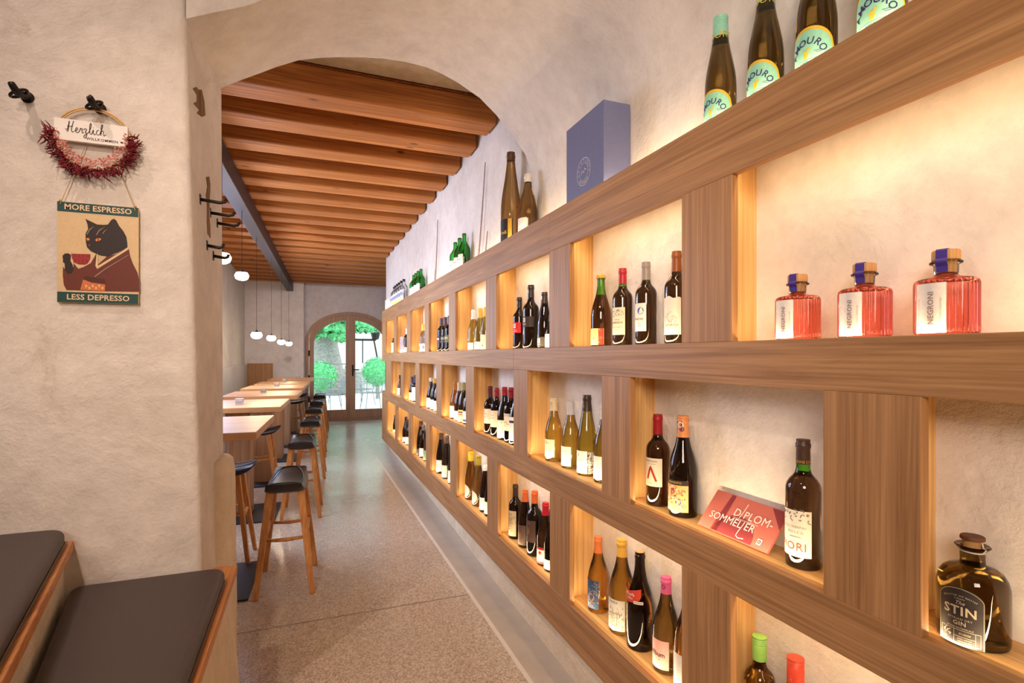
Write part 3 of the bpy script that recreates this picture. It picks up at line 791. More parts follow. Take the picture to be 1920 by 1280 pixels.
B(1, 3, 1021, 548, 'hock', 'black', 'slender black-capped bottle with dark grey low label', ((58, 48, 48), .20, 'foil', [(rect2d(0, 0, .012, .016), W_, .5)]),
  [(.03, .20, (88, 80, 76), 84, [('r', .12, .25, .2, .5, W_), T('S', .42, .12, .25, BK), T('PINOT', .16, .14, -.55, W_)])])
B(1, 3, 1034, 590, 'hock', 'dark', 'pale-labelled bottle half hidden behind the post', (BK, .2), [(.02, .42, W_, 80, [('r', 0, -.3, 1, .02, RD)])])
B(1, 4, 888, 581, 'burgundy', 'olive', 'white-capped olive bottle with low white label', ((236, 232, 230), .23, 'foil', [(rect2d(0, 0, .09, .006), RD, .06)]), [(.02, .19, W_, 70, [('r', .3, 0, .3, .1, GY)])])
B(1, 4, 900.5, 578, 'burgundy', 'olive', 'yellow-capped olive bottle with low white label', ((222, 186, 70), .23), [(.02, .20, W_, 70, [('r', .3, .4, .3, .2, (206, 180, 110)), ('r', .3, -.3, .3, .1, GY)])])
B(1, 4, 911, 576, 'hock', 'olive', 'yellow-capped bottle with flowery label', ((218, 180, 62), .22), [(.02, .36, (238, 228, 196), 80, [('x', 12, 30, -.9, .9, (190, 150, 60)), ('x', 14, 20, -.9, .9, (110, 140, 90)), ('c', .4, -.5, .06, RD)])])
B(1, 5, 827.8, 596.4, 'bordeaux', 'black', 'dark-capped bottle with small white mark', ((74, 54, 62), .24), [(.25, .45, (52, 48, 62), 80, [('r', .2, .2, .3, .3, W_), ('r', .2, -.6, .3, .08, (190, 110, 60))])])
B(1, 5, 835.2, 594.5, 'bordeaux', 'black', 'dark-capped bottle with white lettering', ((74, 56, 66), .25), [(.25, .46, (52, 48, 62), 80, [T('BLAU', .5, .1, .2, W_), ('r', .2, -.6, .3, .08, (190, 110, 60))])])
B(1, 5, 842.5, 592, 'bordeaux', 'black', 'dark bottle with green label at the post', ((70, 56, 64), .25), [(.25, .46, (96, 104, 70), 80, [('r', .2, .2, .5, .3, (170, 170, 130))])])
B(1, 6, 793.5, 608, 'burgundy', 'brown', 'yellow-capped bottle with white label', ((226, 190, 84), .23), [(.02, .30, W_, 75, [('r', .1, -.2, .2, .5, BK)])])
B(1, 6, 799, 607, 'hock', 'dark', 'bottle with white and pink label behind the post', ((226, 200, 120), .23), [(.02, .30, W_, 80, [('r', .1, 0, .5, .4, (220, 90, 110))])])
B(1, 7, 763, 616, 'bordeaux', 'black', 'white-capped dark blue bottle beside a patterned tin', ((238, 236, 236), .23), [(.02, .22, W_, 75, [('r', 0, 0, .3, .1, NV)])])
B(1, 8, 737.8, 634, 'spirit', 'dark', 'small bottle with cream label', (BK, .12), [(.03, .70, (232, 226, 206), 85, [('r', 0, .2, .5, .1, GD), ('r', 0, -.3, .4, .06, GY)])])
# --- middle row
B(2, 2, 1233.5, 777, 'bordeaux', 'dark', 'red-capped dark bottle with red peak on label', ((158, 28, 36), .215),
  [(.22, .53, (240, 226, 200), 74, [T("D'ABRUZZO", .085, .22, .78, BK, shear=.15), ('r', .3, .58, .3, .012, GY), ('s', [(-.02, -.5), (.22, .40), (.62, -.62)], .075, (176, 56, 34)), T('MONTEPULC', .045, .25, -.8, GY)])])
B(2, 2, 1280.5, 779.6, 'burgundy', 'black', 'dark bottle with ornate orange patterned label and neck', ((212, 140, 84), .21, 'foil', [(frame2d(0, .004, .022, .03, .003), NV, .5), (ring2d(.008, 0, .006, .009), W_, .4), (ring2d(-.01, .004, .005, .008), (150, 50, 40), .3), (ring2d(.012, .012, .004, .007), (120, 60, 90), .8)]),
  [(.06, .37, (236, 186, 118), 72, [('r', 0, .85, 1, .15, (44, 36, 32)), T('FERMENTO', .10, .2, .85, (224, 190, 90)), ('x', 21, 50, -.9, .6, (196, 90, 40)), ('x', 22, 40, -.9, .6, (92, 74, 120)), ('x', 24, 36, -.8, .6, (250, 236, 200)), ('c', .45, -.35, .10, (84, 84, 140)), ('c', .45, -.35, .05, (236, 186, 118)), ('c', .1, .3, .09, (180, 60, 40))])])
B(2, 2, 1506, 824, 'bordeaux', 'dark', 'large dark bottle with big red letters on label', ((72, 52, 44), .19, 'foil', [(text2d('GIOVANNI DRI', .009), GD, .9)]),
  [(.10, .46, (240, 232, 214), 66, [('x', 31, 24, .55, .95, (110, 104, 96)), T('COLLI ORIENTALI', .065, .12, .28, GY), T('BOSCO', .075, .22, .05, GY, space=1.5), T('FIORI', .25, .02, -.58, (206, 84, 40), space=1.05), ('r', .2, -.14, .3, .01, GY)])], neck='green', fill=.74)
B(2, 3, 1038.5, 746, 'burgundy', 'gold', 'olive-amber bottle with cream cap and cream label', ((222, 202, 160), .20, 'foil', [(stroke2d([(-.008, 0), (0, .012), (.004, -.004), (.01, .01)], .002), BK, .5)]),
  [(.07, .35, (244, 232, 192), 68, [('s', [(0, .6), (.14, .8), (.1, .5), (.3, .6), (.5, .55)], .02, BK), T('CHARDONNAY', .06, .3, -.1, BK), T('2021', .05, .3, -.25, GY)])])
B(2, 3, 1070, 752, 'burgundy', 'gold', 'olive bottle with silver cap and white label', ((196, 194, 196), .20), [(.04, .33, (244, 238, 224), 64, [('s', [(.2, .6), (.4, .5), (.7, .55)], .012, GY), ('r', .4, .2, .3, .012, GY), T('WEISS', .05, .45, -.6, GY)])])
B(2, 3, 1100.7, 741, 'hock', 'olive', 'tall black-capped olive bottle with striped back label', ((62, 46, 36), .195, 'foil', [(text2d('XX', .014), (220, 150, 40), .72)]),
  [(.03, .31, (246, 240, 226), 62, [('s', [(0, .7), (.12, .5), (.1, .8)], .02, NV), T('muskateller', .07, .3, .18, BK), ('c', .3, -.4, .02, GY), ('c', .3, -.62, .03, (220, 140, 60))]),
   (.03, .30, (232, 226, 214), 14, [('x', 41, 60, -.95, .95, BK)], 'rect', 80)])
B(2, 3, 1134, 756, 'burgundy', 'gold', 'white-labelled bottle cut off by the post', ((220, 214, 206), .2), [(.05, .34, W_, 70, [('s', [(-.5, .7), (-.35, .3), (-.5, .2), (-.3, .5)], .03, BK), T('SCHO', .14, -.35, -.05, GY)])])
B(2, 4, 919, 724, 'bordeaux', 'black', 'maroon-capped dark bottle with cream label', ((92, 30, 26), .21), [(.22, .53, (238, 224, 196), 76, [('r', .2, -.1, .3, .02, GY), ('r', .2, .3, .3, .02, GY)])])
B(2, 4, 931.4, 727.2, 'bordeaux', 'black', 'red-capped dark bottle with large cream label', ((148, 24, 36), .18), [(.20, .54, (238, 224, 196), 80, [T('BAROLO', .09, .2, .05, GY), ('r', .2, .4, .3, .014, GY)])])
B(2, 4, 946, 725.6, 'burgundy', 'black', 'red-capped sloping bottle with white neck band', ((160, 26, 38), .16, 'foil', [(rect2d(0, 0, .085, .02), (226, 220, 206), 1.1)]), [(.05, .38, (244, 236, 214), 76, [T('K', .1, .2, 0, BK), ('r', .6, .8, .04, .03, BK), ('r', .6, .65, .04, .03, BK), ('r', .2, -.5, .3, .02, GY)])])
B(2, 4, 958, 726.5, 'bordeaux', 'black', 'red-capped dark bottle with script on cream label', ((150, 22, 34), .19), [(.22, .53, (238, 224, 190), 78, [('s', [(-.2, .2), (.1, -.1), (.3, .1), (.5, -.3), (.7, -.2)], .02, BK), ('s', [(-.1, -.4), (.4, -.5)], .015, BK), ('r', .1, .8, .7, .1, (216, 196, 180))])])
B(2, 4, 969, 728, 'burgundy', 'black', 'dark bottle mostly hidden behind the post', (RD, .19), [(.08, .50, W_, 82, [('r', .3, .6, .3, .1, NV)])])
B(2, 5, 853.3, 715, 'burgundy', 'amber', 'amber-topped bottle with white label', ((176, 112, 44), .22), [(.04, .35, W_, 76, [('r', .2, -.1, .3, .02, GY)])])
B(2, 5, 861.5, 717, 'burgundy', 'dark', 'cream-capped bottle with low white label', ((206, 190, 158), .21), [(.02, .26, W_, 76, [('r', .2, .3, .3, .03, GY)])])
B(2, 5, 869.5, 717, 'burgundy', 'dark', 'olive-capped bottle with colourful striped label', ((160, 150, 96), .19), [(.02, .32, (236, 200, 120), 78, [('r', 0, .6, 1, .12, (96, 80, 110)), ('r', 0, .2, 1, .12, (214, 120, 70)), ('r', 0, -.3, 1, .1, (240, 226, 180))])])
B(2, 5, 878, 722, 'burgundy', 'dark', 'bottle with navy and white label behind the post', (BK, .2), [(.04, .34, W_, 78, [('r', 0, -.6, 1, .2, NV)])])
B(2, 6, 808, 708, 'burgundy', 'black', 'silver-capped dark bottle with white label', ((206, 200, 196), .12), [(.03, .35, W_, 78, [('r', .2, 0, .3, .02, GY)])])
B(2, 6, 815, 710, 'burgundy', 'black', 'gold-capped dark bottle with white label', ((210, 164, 70), .14), [(.03, .34, W_, 78, [('r', .2, 0, .3, .02, GY)])])
B(2, 6, 821.5, 712, 'burgundy', 'black', 'dark bottle half hidden by post', (BK, .2), [(.03, .34, W_, 78, [('r', .2, -.3, .3, .02, GY)])])
B(2, 7, 773, 706, 'burgundy', 'dark', 'dark bottle with yellowish diamond label', ((52, 48, 70), .25), [(.02, .34, (236, 222, 176), 78, [('c', .2, 0, .12, BK)])])
B(2, 7, 778.5, 703, 'bordeaux', 'black', 'blue-black-capped bottle with white side label', ((46, 46, 72), .3), [(.04, .55, W_, 80, [('r', -.5, 0, .3, .9, (70, 90, 110))])])
B(2, 8, 750, 703, 'burgundy', 'dark', 'round-shouldered bottle with white label', (BK, .2), [(.02, .36, W_, 82, [('r', 0, .2, .5, .2, GD)])])
# --- bottom row
B(3, 1, 1424, 1192, 'bordeaux', 'amber', 'amber bottle with pale green screw cap', ((146, 200, 96), .20, 'screw', [(text2d('Terra', .016, shear=.3), (190, 226, 150), .78)]),
  [(.12, .5, W_, 60, [T('TERRA', .12, 0, .3, BK)])])
B(3, 1, 1491.7, 1232.5, 'burgundy', 'brown', 'bottle with coral red screw cap', ((208, 72, 50), .20, 'screw', [(text2d('R', .02, shear=.3), (240, 170, 120), .78)]), [(.10, .4, W_, 60, [])])
B(3, 2, 1121.5, 1006, 'burgundy', 'amber', 'orange-capped amber bottle with blue starry label', ((214, 120, 66), .21),
  [(.06, .44, (44, 74, 112), 62, [('x', 51, 40, -.95, .95, (120, 150, 170)), ('o', .10, .13, 60, 400, .3, -.2, (206, 130, 80)), ('x', 52, 14, -.6, .95, (206, 130, 80)), ('o', .05, .07, 0, 300, .4, -.65, (206, 130, 80))])])
B(3, 2, 1166, 1011, 'burgundy', 'amber', 'gold-capped amber bottle with engraved white label', ((204, 158, 66), .18),
  [(.05, .38, (232, 226, 210), 70, [T('MORDIDA', .10, .12, .82, BK), ('x', 53, 80, -.95, .6, (140, 134, 122)), ('r', .2, -.3, .3, .42, (226, 220, 202)), ('s', [(-.1, .1), (.5, .1), (.5, -.7), (-.1, -.7), (-.1, .1)], .014, (120, 114, 104)), T('Pet', .06, .2, -.25, (190, 130, 60))])])
B(3, 2, 1200, 1034, 'burgundy', 'black', 'dark corked bottle with red tag on its neck', None,
  [(.50, .66, (206, 70, 48), 60, [T('Muzfa', .3, .15, .1, W_, shear=.2), T('Blot', .22, .2, -.42, W_, shear=.2)], 'tag'), (.50, .53, (226, 220, 206), 20, [('r', 0, 0, .8, .2, GY)], 'rect', 48)], cork=True)
B(3, 2, 1249, 1081, 'burgundy', 'brown', 'pink-capped bottle with pink label', ((206, 92, 140), .17, 'foil', [(ring2d(.006, 0, .004, .007), (140, 50, 100), .55)]),
  [(.055, .36, (240, 178, 166), 64, [T('Album', .23, .18, .0, (84, 44, 48), space=.95, offset=.02), ('c', .35, -.35, .03, (220, 150, 140))]), (.06, .33, (240, 178, 166), 14, [('x', 61, 30, -.9, .9, (140, 90, 90))], 'rect', 96)])
B(3, 2, 1293, 1090, 'burgundy', 'orange', 'orange wine bottle cut off by the post', ((220, 150, 60), .18), [(.05, .36, W_, 66, [])])
B(3, 3, 966.5, 908, 'bordeaux', 'black', 'dark-capped bottle with grey engraved label', ((58, 46, 40), .22), [(.06, .53, (196, 180, 146), 74, [T('PSAX', .10, .2, .7, (90, 80, 66)), ('x', 71, 60, -.1, .55, (146, 130, 104)), ('s', [(-.1, -.2), (.4, -.2), (.4, -.75), (-.1, -.75), (-.1, -.2)], .012, (120, 106, 84)), ('r', .15, -.45, .12, .02, BK)])])
B(3, 3, 985, 918, 'hock', 'black', 'orange-capped slender dark bottle with brown label', ((202, 98, 48), .20, 'foil'), [(.05, .40, (88, 66, 56), 72, [('o', .06, .085, 0, 360, .2, .1, (176, 120, 70)), ('o', .05, .075, 0, 360, .2, -.12, (176, 120, 70))])])
B(3, 3, 1002.5, 920, 'bordeaux', 'black', 'orange-capped broad dark bottle with brown label', ((202, 98, 48), .19, 'foil'), [(.22, .56, (80, 60, 50), 72, [('o', .06, .085, 0, 360, .18, .12, (176, 120, 70)), ('o', .05, .075, 0, 360, .18, -.12, (176, 120, 70)), ('r', .3, .75, .2, .02, (150, 110, 80))])])
B(3, 3, 1023, 942, 'burgundy', 'dark', 'red-capped bottle with white label between red bands', ((178, 28, 44), .20), [(.04, .30, (242, 234, 224), 72, [('r', 0, .86, 1, .14, (196, 40, 56)), ('r', 0, -.86, 1, .14, (206, 70, 60)), ('c', .35, .3, .11, (190, 40, 50)), ('r', .35, -.4, .2, .02, GY)])])
B(3, 3, 1036, 955, 'burgundy', 'dark', 'bottle almost hidden by the post', (BK, .2), [(.04, .2, W_, 72, [])])
B(3, 4, 883, 847.6, 'hock', 'brown', 'yellow-capped slender bottle with round label', ((226, 198, 48), .20, 'screw'), [(.06, .32, (240, 228, 200), 62, [('s', [(.1, .5), (.6, -.5)], .012, (150, 130, 90))], 'disc')])
B(3, 4, 897, 855, 'hock', 'brown', 'olive-capped slender bottle with round label', ((160, 146, 40), .18, 'screw'), [(.06, .31, (240, 228, 200), 62, [('s', [(.1, .5), (.6, -.5)], .012, (150, 130, 90))], 'disc')])
B(3, 4, 910, 872, 'hock', 'black', 'white-capped dark bottle with white label', ((240, 236, 230), .11), [(.06, .32, W_, 72, [('r', .3, .2, .2, .02, GY), ('r', .3, -.4, .2, .02, GY)])])
B(3, 4, 919, 880, 'hock', 'black', 'dark bottle nearly hidden behind the post', (BK, .2), [(.06, .32, W_, 76, [])])
B(3, 5, 827.3, 811.8, 'hock', 'black', 'brown-capped slender bottle with black and white pattern', ((74, 56, 44), .15), [(.06, .34, W_, 80, [('x', 81, 50, -.95, .95, BK)])])
B(3, 5, 838.5, 817, 'hock', 'black', 'brown-capped slender bottle with cream label', ((90, 72, 54), .17), [(.04, .32, (240, 230, 202), 74, [('r', .3, .3, .2, .02, GY)])])
B(3, 5, 850, 826, 'hock', 'black', 'slender bottle with cream label at the post', (BK, .17), [(.07, .32, (240, 230, 202), 80, [('r', -.3, .3, .2, .03, (90, 120, 80))])])
B(3, 6, 789.3, 789, 'hock', 'black', 'brown-capped slender dark bottle', ((80, 60, 50), .16), [(.04, .2, (92, 84, 84), 76, [])])
B(3, 6, 794, 796.5, 'hock', 'dark', 'taupe-capped slender bottle with white label', ((112, 92, 74), .16), [(.05, .3, W_, 76, [('r', .2, .2, .3, .03, GY)])])
B(3, 6, 801.5, 803, 'hock', 'dark', 'green-labelled slender bottle behind post', (BK, .16), [(.04, .34, (130, 150, 120), 80, [])])
B(3, 7, 761.3, 781, 'burgundy', 'black', 'foil-necked dark bottle with pale label', ((64, 44, 44), .2), [(.04, .22, (206, 186, 206), 76, [])])
B(3, 7, 767, 786, 'burgundy', 'black', 'dark bottle with white label by the post', (BK, .2), [(.04, .32, W_, 80, [('r', 0, .1, .4, .1, GY)])])
B(3, 8, 741, 778, 'hock', 'black', 'slim dark bottle behind the post', (BK, .16), [(.02, .2, (240, 226, 170), 80, [])])

cnt = {}
for s_ in SPEC: cnt.setdefault((s_[0], s_[1]), []).append(s_[2])
XB = 1.078
floorz = {1: ZM, 2: ZL, 3: ZB}
for (row, col, px, ty, shape, glass_, look, cap, labels, k) in SPEC:
    sib = sorted(cnt[(row, col)]); pos = POS[len(sib)][sib.index(px)]
    R0 = None
    x = XB
    for _ in range(3):
        a, b_ = ray(px); dd = x / a; y = b_ * dd; zt = H - (ty - HY) * dd / F
        h = zt - floorz[row]
        R = RAT[shape] * h
        R = max(0.030, min(R, 0.056)) if h < .4 else R
        x = min(XW - R - 0.003, max(XB, XI + R + 0.004))
    niche = '%s %s niche' % (NICHE[col - 1], ROWN[row])
    lab = '%s, %s in %s' % (look, pos, niche) if pos else '%s in %s' % (look, niche)
    make_bottle(lab, 'wine bottles in the %s niches' % ROWN[row], (x, y, floorz[row]), h, R, shape, glass_, cap=cap, labels=labels, **k)

# --- bottles standing on top of the shelf
NAVY = (52, 44, 104); MINT = (150, 214, 186); YL = (238, 196, 60)
AM = [(.01, .322, YL, 80, [('a', 'VERMOUTH VERMUTH VERMOUTH VERMUTH', .045, .475, 168, 12, 0, -.32, NAVY)], 'arch', 12),
      (.012, .296, MINT, 72, [('a', 'AMOURO', .235, .375, 172, 8, 0, -.30, NAVY, dict(offset=.015)), ('c', 0, -.18, .05, YL), ('c', -.05, -.08, .045, YL), ('s', [(0, -.1), (.1, .1)], .04, YL), ('c', .11, .06, .03, YL), ('c', -.04, -.3, .05, YL),
                              ('r', .42, -.12, .14, .012, NAVY), ('r', .45, -.2, .10, .012, NAVY), T('APERITIF', .10, .05, -.62, NAVY), ('r', 0, -.45, .7, .008, NAVY)], 'arch', 12)]
amn = ['leftmost of the mint-capped bottles on top of shelf', 'second from left of mint-capped bottles on shelf top', 'third from left of mint-capped bottles on shelf top', 'rightmost of the mint-capped bottles at photo\'s top edge']
for i, px in enumerate((1351, 1435.5, 1531, 1655)):
    a, b_ = ray(px); dd = 1.07 / a
    make_bottle('brown bottle with mint arched label, ' + amn[i], 'mint-capped aperitif bottles on top of the shelf', (1.07, b_ * dd, ZT), .312, .0415, 'hock', 'gin',
                cap=(MINT, .235, 'screw', [(text2d('AMOURO', .026, space=1.1), YL, .78)]), labels=AM, name='aperitif_bottle')
def topbottle(px, ty, shape, glass_, label, R=None, x=1.075, **k):
    a, b_ = ray(px); dd = x / a; h = H - (ty - HY) * dd / F - ZT
    R = R or RAT[shape] * h
    return make_bottle(label, k.pop('group', None), (x, b_ * dd, ZT), h, R, shape, glass_, **k)
topbottle(958, 287, 'hock', 'brown', 'very tall brown bottle with black and gold label on top of shelf', R=.057, x=1.073, cap=((92, 60, 34), .09), group='large bottles on top of the shelf',
          labels=[(.02, .26, (44, 38, 36), 80, [('r', .78, 0, .14, 1, (226, 178, 60)), ('r', -.6, 0, .3, 1, (226, 178, 60)), T('HoeS', .2, .2, -.2, (226, 178, 60), offset=.02)])])
topbottle(990, 327.5, 'burgundy', 'brown', 'large brown bottle with white wax top beside the very tall bottle', R=.052, x=1.078, cap=((226, 222, 212), .13), group='large bottles on top of the shelf',
          labels=[(.02, .27, (240, 234, 222), 60, [('r', .2, -.4, .3, .04, GY)])])
gl = ['left one of three green bottles on the shelf top', 'middle one of three green bottles on the shelf top', 'right one of three green bottles on the shelf top']
for i, (px, ty) in enumerate(((853.8, 454.5), (862, 446.5), (870.5, 438))):
    topbottle(px, ty, 'litre', 'emerald', 'bright green corked bottle, ' + gl[i], R=.045, cork=True, group='green bottles on top of the shelf',
              labels=[(.02, .42, (240, 238, 230), 62, [('r', .1, .3, .5, .03, GY), ('r', .1, -.1, .5, .02, GY), ('r', .1, -.5, .5, .02, GY)])])
gl = ['leftmost of the far green group', 'second from left in the far green group', 'third from left in the far green group', 'rightmost of the far green group']
for i, (px, ty) in enumerate(((775.6, 515.6), (779.6, 512), (784, 508), (789.4, 504.2))):
    topbottle(px, ty, 'litre', 'emerald', 'green bottle on shelf top, ' + gl[i], R=.045, cork=True, group='green bottles on top of the shelf',
              labels=[(.02, .40, (240, 238, 230), 62, [('r', .1, .3, .5, .03, GY)])])
gl = ['leftmost', 'second from left', 'third from left', 'third from right', 'second from right', 'rightmost']
for i, (px, ty) in enumerate(((739.2, 537.8), (741.6, 535.2), (744.8, 532.3), (748.4, 529.7), (752.3, 526.4), (757.2, 523.2))):
    topbottle(px, ty, 'spirit', 'clear', 'clear bottle with black cap on the far shelf top, %s of six' % gl[i], R=.044, group='clear bottles on top of the shelf', name='spirit_bottle', cap=((30, 28, 34), .10),
              labels=[(.06, .55, (240, 240, 244), 70, [('r', .1, .3, .8, .3, (150, 160, 200)), ('r', .1, -.5, .6, .3, (226, 200, 130))])])
# white carton at the far end of the shelf top
pa = onX(722.6, 580, 1.03); pb = onX(733.5, 570, 1.03)
ct = MB().box(1.02, 1.12, pb[1] + .09, pa[1] - .04, ZT, ZT + .145)
o = obj('carton', ct, M['white'], bevel=.002); tag(o, 'plain white carton at the far end of the shelf top', 'box')
# grey gift box
ya, yb = onX(1131.8, HY, 1.014)[1], onX(1062, HY, 1.014)[1]
zt = onX(1131.8, 185.8, 1.014)[2]
M['greybox'] = noisy('blue_grey_card', C(112, 118, 154), 0.45, 0.05, 60)
t = thing('gift_box', 'blue-grey bottle box with round embossed seal on shelf top', 'box', (1.014, ya, ZT))
obj('box_body', MB().box(0, .116, 0, yb - ya, 0, zt - ZT), M['greybox'], t, bevel=.002)
u = lambda x, y, e=0: (-e, (yb - ya) * .5 - x, .098 + y)
sl = MB()
put(sl, ring2d(0, 0, .052, .0545, 40), u, .0012); put(sl, ring2d(0, 0, .033, .0345, 40), u, .0012)
put(sl, arc_text('STIFTSGUT', .017, .0425, 200, -20), u, .0012); put(sl, arc_text('WEINHOF', .017, .0425, 222, 318), u, .0012)
put(sl, stroke2d([(-.02, -.008), (-.01, .006), (0, -.004), (.01, .01), (.02, .004)], .004), u, .0012)
obj('seal', sl, noisy('seal_silver', C(206, 206, 214), .35, .05, 50), t, fix=False)
# thin twigs stuck on the wall above the shelf
for (a, b_, lab) in (((910, 304), (895, 470), 'long thin curved twig against wall left of tall bottle'), ((914, 433), (908, 475), 'short bent twig against wall left of tall bottle'),
                     ((821, 412), (815.5, 527), 'long thin twig against the wall between green bottle groups'), ((816, 505), (814, 529), 'short twig at the foot of the far long twig')):
    p, q = onX(*a, 1.118), onX(*b_, 1.108)
    z0 = ZT + .0015
    P = []
    for i in range(9):
        s_ = i / 8; x = q[0] + (p[0] - q[0]) * s_; y = q[1] + (p[1] - q[1]) * (s_ ** 0.75); z = z0 + (p[2] - z0) * s_
        P.append((x, y, z))
    o = obj('twig', MB().tube(P, [.006, .006, .0055, .005, .005, .0045, .004, .004, .003], 6), noisy('twig_bark', C(156, 138, 132), .8, .2, 60), smooth='all'); tag(o, lab, 'twig', 'thin twigs on top of the shelf')
# patterned tin in the seventh top niche
pa = onX(753, HY, 1.05); pb = onX(760, HY, 1.05)
zt = onX(757, 631.5, 1.06)[2]
t = thing('gift_tin', 'pale patterned tin box leaning beside the white-capped bottle', 'box', (1.02, pb[1] + .06, ZM))
hh = zt - ZM
obj('tin_body', MB().box(0, .045, 0, (pa[1] - pb[1]) * .55, 0, hh), noisy('lilac_print', C(206, 192, 206), .5, .08, 20), t, bevel=.002)
pm = MB(); rr = random.Random(4)
for _ in range(26):
    x, y = rr.uniform(.008, .036), rr.uniform(.02, hh - .02)
    g = stroke2d([(x, y), (x + .006, y + .008), (x + .002, y + .018)], .003); pm.add([(a_, -.0008, b2) for a_, b2 in g[0]], g[1])
    x2 = rr.uniform(.01, (pa[1] - pb[1]) * .45); g = stroke2d([(x2, y), (x2 + .008, y + .008), (x2 + .002, y + .018)], .004); pm.add([(-.0008, a_, b2) for a_, b2 in g[0]], g[1])
obj('print', pm, flat((150, 80, 120)), t, fix=False)

# three ribbed pink decanter bottles
M['corkwood'] = wood('cork_wood', C(176, 128, 76), C(214, 168, 112), 'z', .55, 1.5)
dl = ['leftmost of the three', 'middle of the three', 'rightmost of the three']
for i, (px, ty) in enumerate(((1495.5, 514), (1621, 494), (1773.8, 470))):
    x = 1.066; a, b_ = ray(px); dd = x / a
    t = thing('decanter_bottle', 'pink ribbed flask with wooden stopper and white label, ' + dl[i], 'bottle', (x, b_ * dd, ZM), 0, 'pink ribbed bottles in the nearest top niche')
    R = .0465
    rib = lambda a_, z: 1 + (0.020 * math.cos(a_ * 36) if .004 < z < .094 else 0)
    P = [(R * .92, 0), (R, .004), (R, .008), (R, .092), (R * .985, .097), (R * .90, .1005), (R * .55, .1035), (.020, .1055), (.0165, .110)]
    obj('glass_body', MB().lathe(P, 216, rf=rib), G['pink'], t, smooth='all')
    P2 = [(.0170, .1085), (.0178, .113), (.0182, .126), (.0235, .128), (.0245, .130), (.0235, .132), (.0165, .133)]
    obj('glass_neck', MB().lathe(P2, 32), G['clear'], t, smooth=True)
    obj('stopper', MB().lathe([(.0150, .112), (.0160, .1325), (.0160, .1335), (.0205, .1345), (.0210, .1365), (.0210, .1500), (.0195, .152)], 28), M['corkwood'], t, smooth=True)
    fn = cyl(R + .0008, PI, .0475)
    lm = MB(); v_, f_ = patch(fn, .0245, lambda x_: .0435, lambda x_: -.0435, 14, .0004); lm.add(v_, f_)
    lo = obj('label', lm, flat((238, 230, 222)), t, smooth='all', fix=False)
    rotm = lambda g: ([(-y_, x_) for x_, y_ in g[0]], g[1])
    tm = MB(); put(tm, move2d(rotm(text2d('NEGRONI', .0125, offset=.02, space=1.05)), .003, 0), fn, .0010)
    for dx in (-.018, .017): put(tm, move2d(rotm(text2d('BOTTLED COCKTAIL', .0042, space=1.1)), dx, -.004), fn, .0010)
    obj('lettering', tm, flat((158, 136, 128)), lo, fix=False)
    # violet paper strip over the stopper
    sm = MB(); ang = PI + 0.22; ca, sa = math.cos(ang), math.sin(ang); wv = .0085
    path = [(.0005, .1528), (.0195, .1528), (.0217, .1500), (.0217, .1360), (.0252, .1315), (.0250, .1285), (.0190, .122), (.0184, .112)]
    vv_ = []
    for r_, z_ in path:
        for s_ in (-1, 1): vv_.append((r_ * ca - s_ * wv * sa, r_ * sa + s_ * wv * ca, z_ + .0002))
    sm.add(vv_, [(2 * q, 2 * q + 1, 2 * q + 3, 2 * q + 2) for q in range(len(path) - 1)])
    obj('paper_seal', sm, flat((74, 56, 150)), t, fix=False)

# gin flask
x = 1.068; a, b_ = ray(1823.5); dd = x / a; zt = H - (1001 - HY) * dd / F; h = zt - ZL
t = thing('gin_bottle', 'squat dark flask with black arched label and cork stopper, nearest middle-row niche', 'bottle', (x, b_ * dd, ZL))
R = .0500
P = [(R * .86, 0), (R * .97, .003), (R, .010), (R, .085), (R * .985, .098), (R * .93, .110), (R * .82, .1195), (R * .66, .1255), (R * .46, .1285), (R * .37, .131), (R * .345, .136), (R * .345, .158)]
obj('glass_body', MB().lathe(P, 40), G['gin'], t, smooth=True)
obj('rim', MB().lathe([(R * .34, .154), (R * .42, .157), (R * .50, .162), (R * .47, .1635), (R * .33, .1615), (R * .30, .158)], 32), G['gin'], t, smooth=True)
obj('cork', MB().lathe([(R * .25, .15), (R * .28, .172)], 20), flat((206, 158, 100)), t, smooth=True)
obj('cork_top', MB().lathe([(R * .28, .172), (R * .34, .1725), (R * .34, .1775), (R * .32, .179)], 24, rf=lambda a_, z_: 1 + .015 * math.cos(a_ * 30)), flat((104, 66, 40)), t, smooth=True)
tm = MB().tube([(R * .36 * math.cos(2 * PI * q / 20), R * .36 * math.sin(2 * PI * q / 20), .1535) for q in range(20)], .0012, 6, closed=True)
an = PI + 1.25; ca, sa = math.cos(an), math.sin(an)
tm.tube([(R * .35 * ca, R * .35 * sa, .172), (R * .40 * ca, R * .40 * sa, .164), (R * .50 * ca, R * .50 * sa, .162), (R * .37 * ca, R * .37 * sa, .154)], .0013, 6)
obj('string', tm, flat((226, 216, 200)), t)
lrot = PI + 0.15
fn = cyl(R, lrot, .0525)
hwl = .0325; LH = .097
topf = lambda x_: LH / 2 - .024 + .024 * math.sqrt(max(0, 1 - (x_ / hwl) ** 2))
lm = MB(); v_, f_ = patch(fn, hwl, topf, lambda x_: -LH / 2, 28); lm.add(v_, f_)
lo = obj('label', lm, flat((50, 44, 44)), t, smooth='all', fix=False)
tm = MB(); IV = (206, 188, 156)
def tx(s_, size, x_, y_, **k): put(tm, move2d(text2d(s_, size, **k), x_, y_), fn, .0014)
tx('STIN', .0205, 0, .0085, offset=.022, space=1.08)
tx('STYRIAN DRY', .0046, 0, -.0045, space=1.2)
tx('GIN', .0095, 0, -.0118, offset=.015, space=1.1)
tx('The', .0085, 0, .0225, shear=.4)
put(tm, arc_text('Distilled and bottled', .0042, .045, 120, 60), lambda x_, y_, e=0: fn(x_, y_ - .0105, e), .0014)
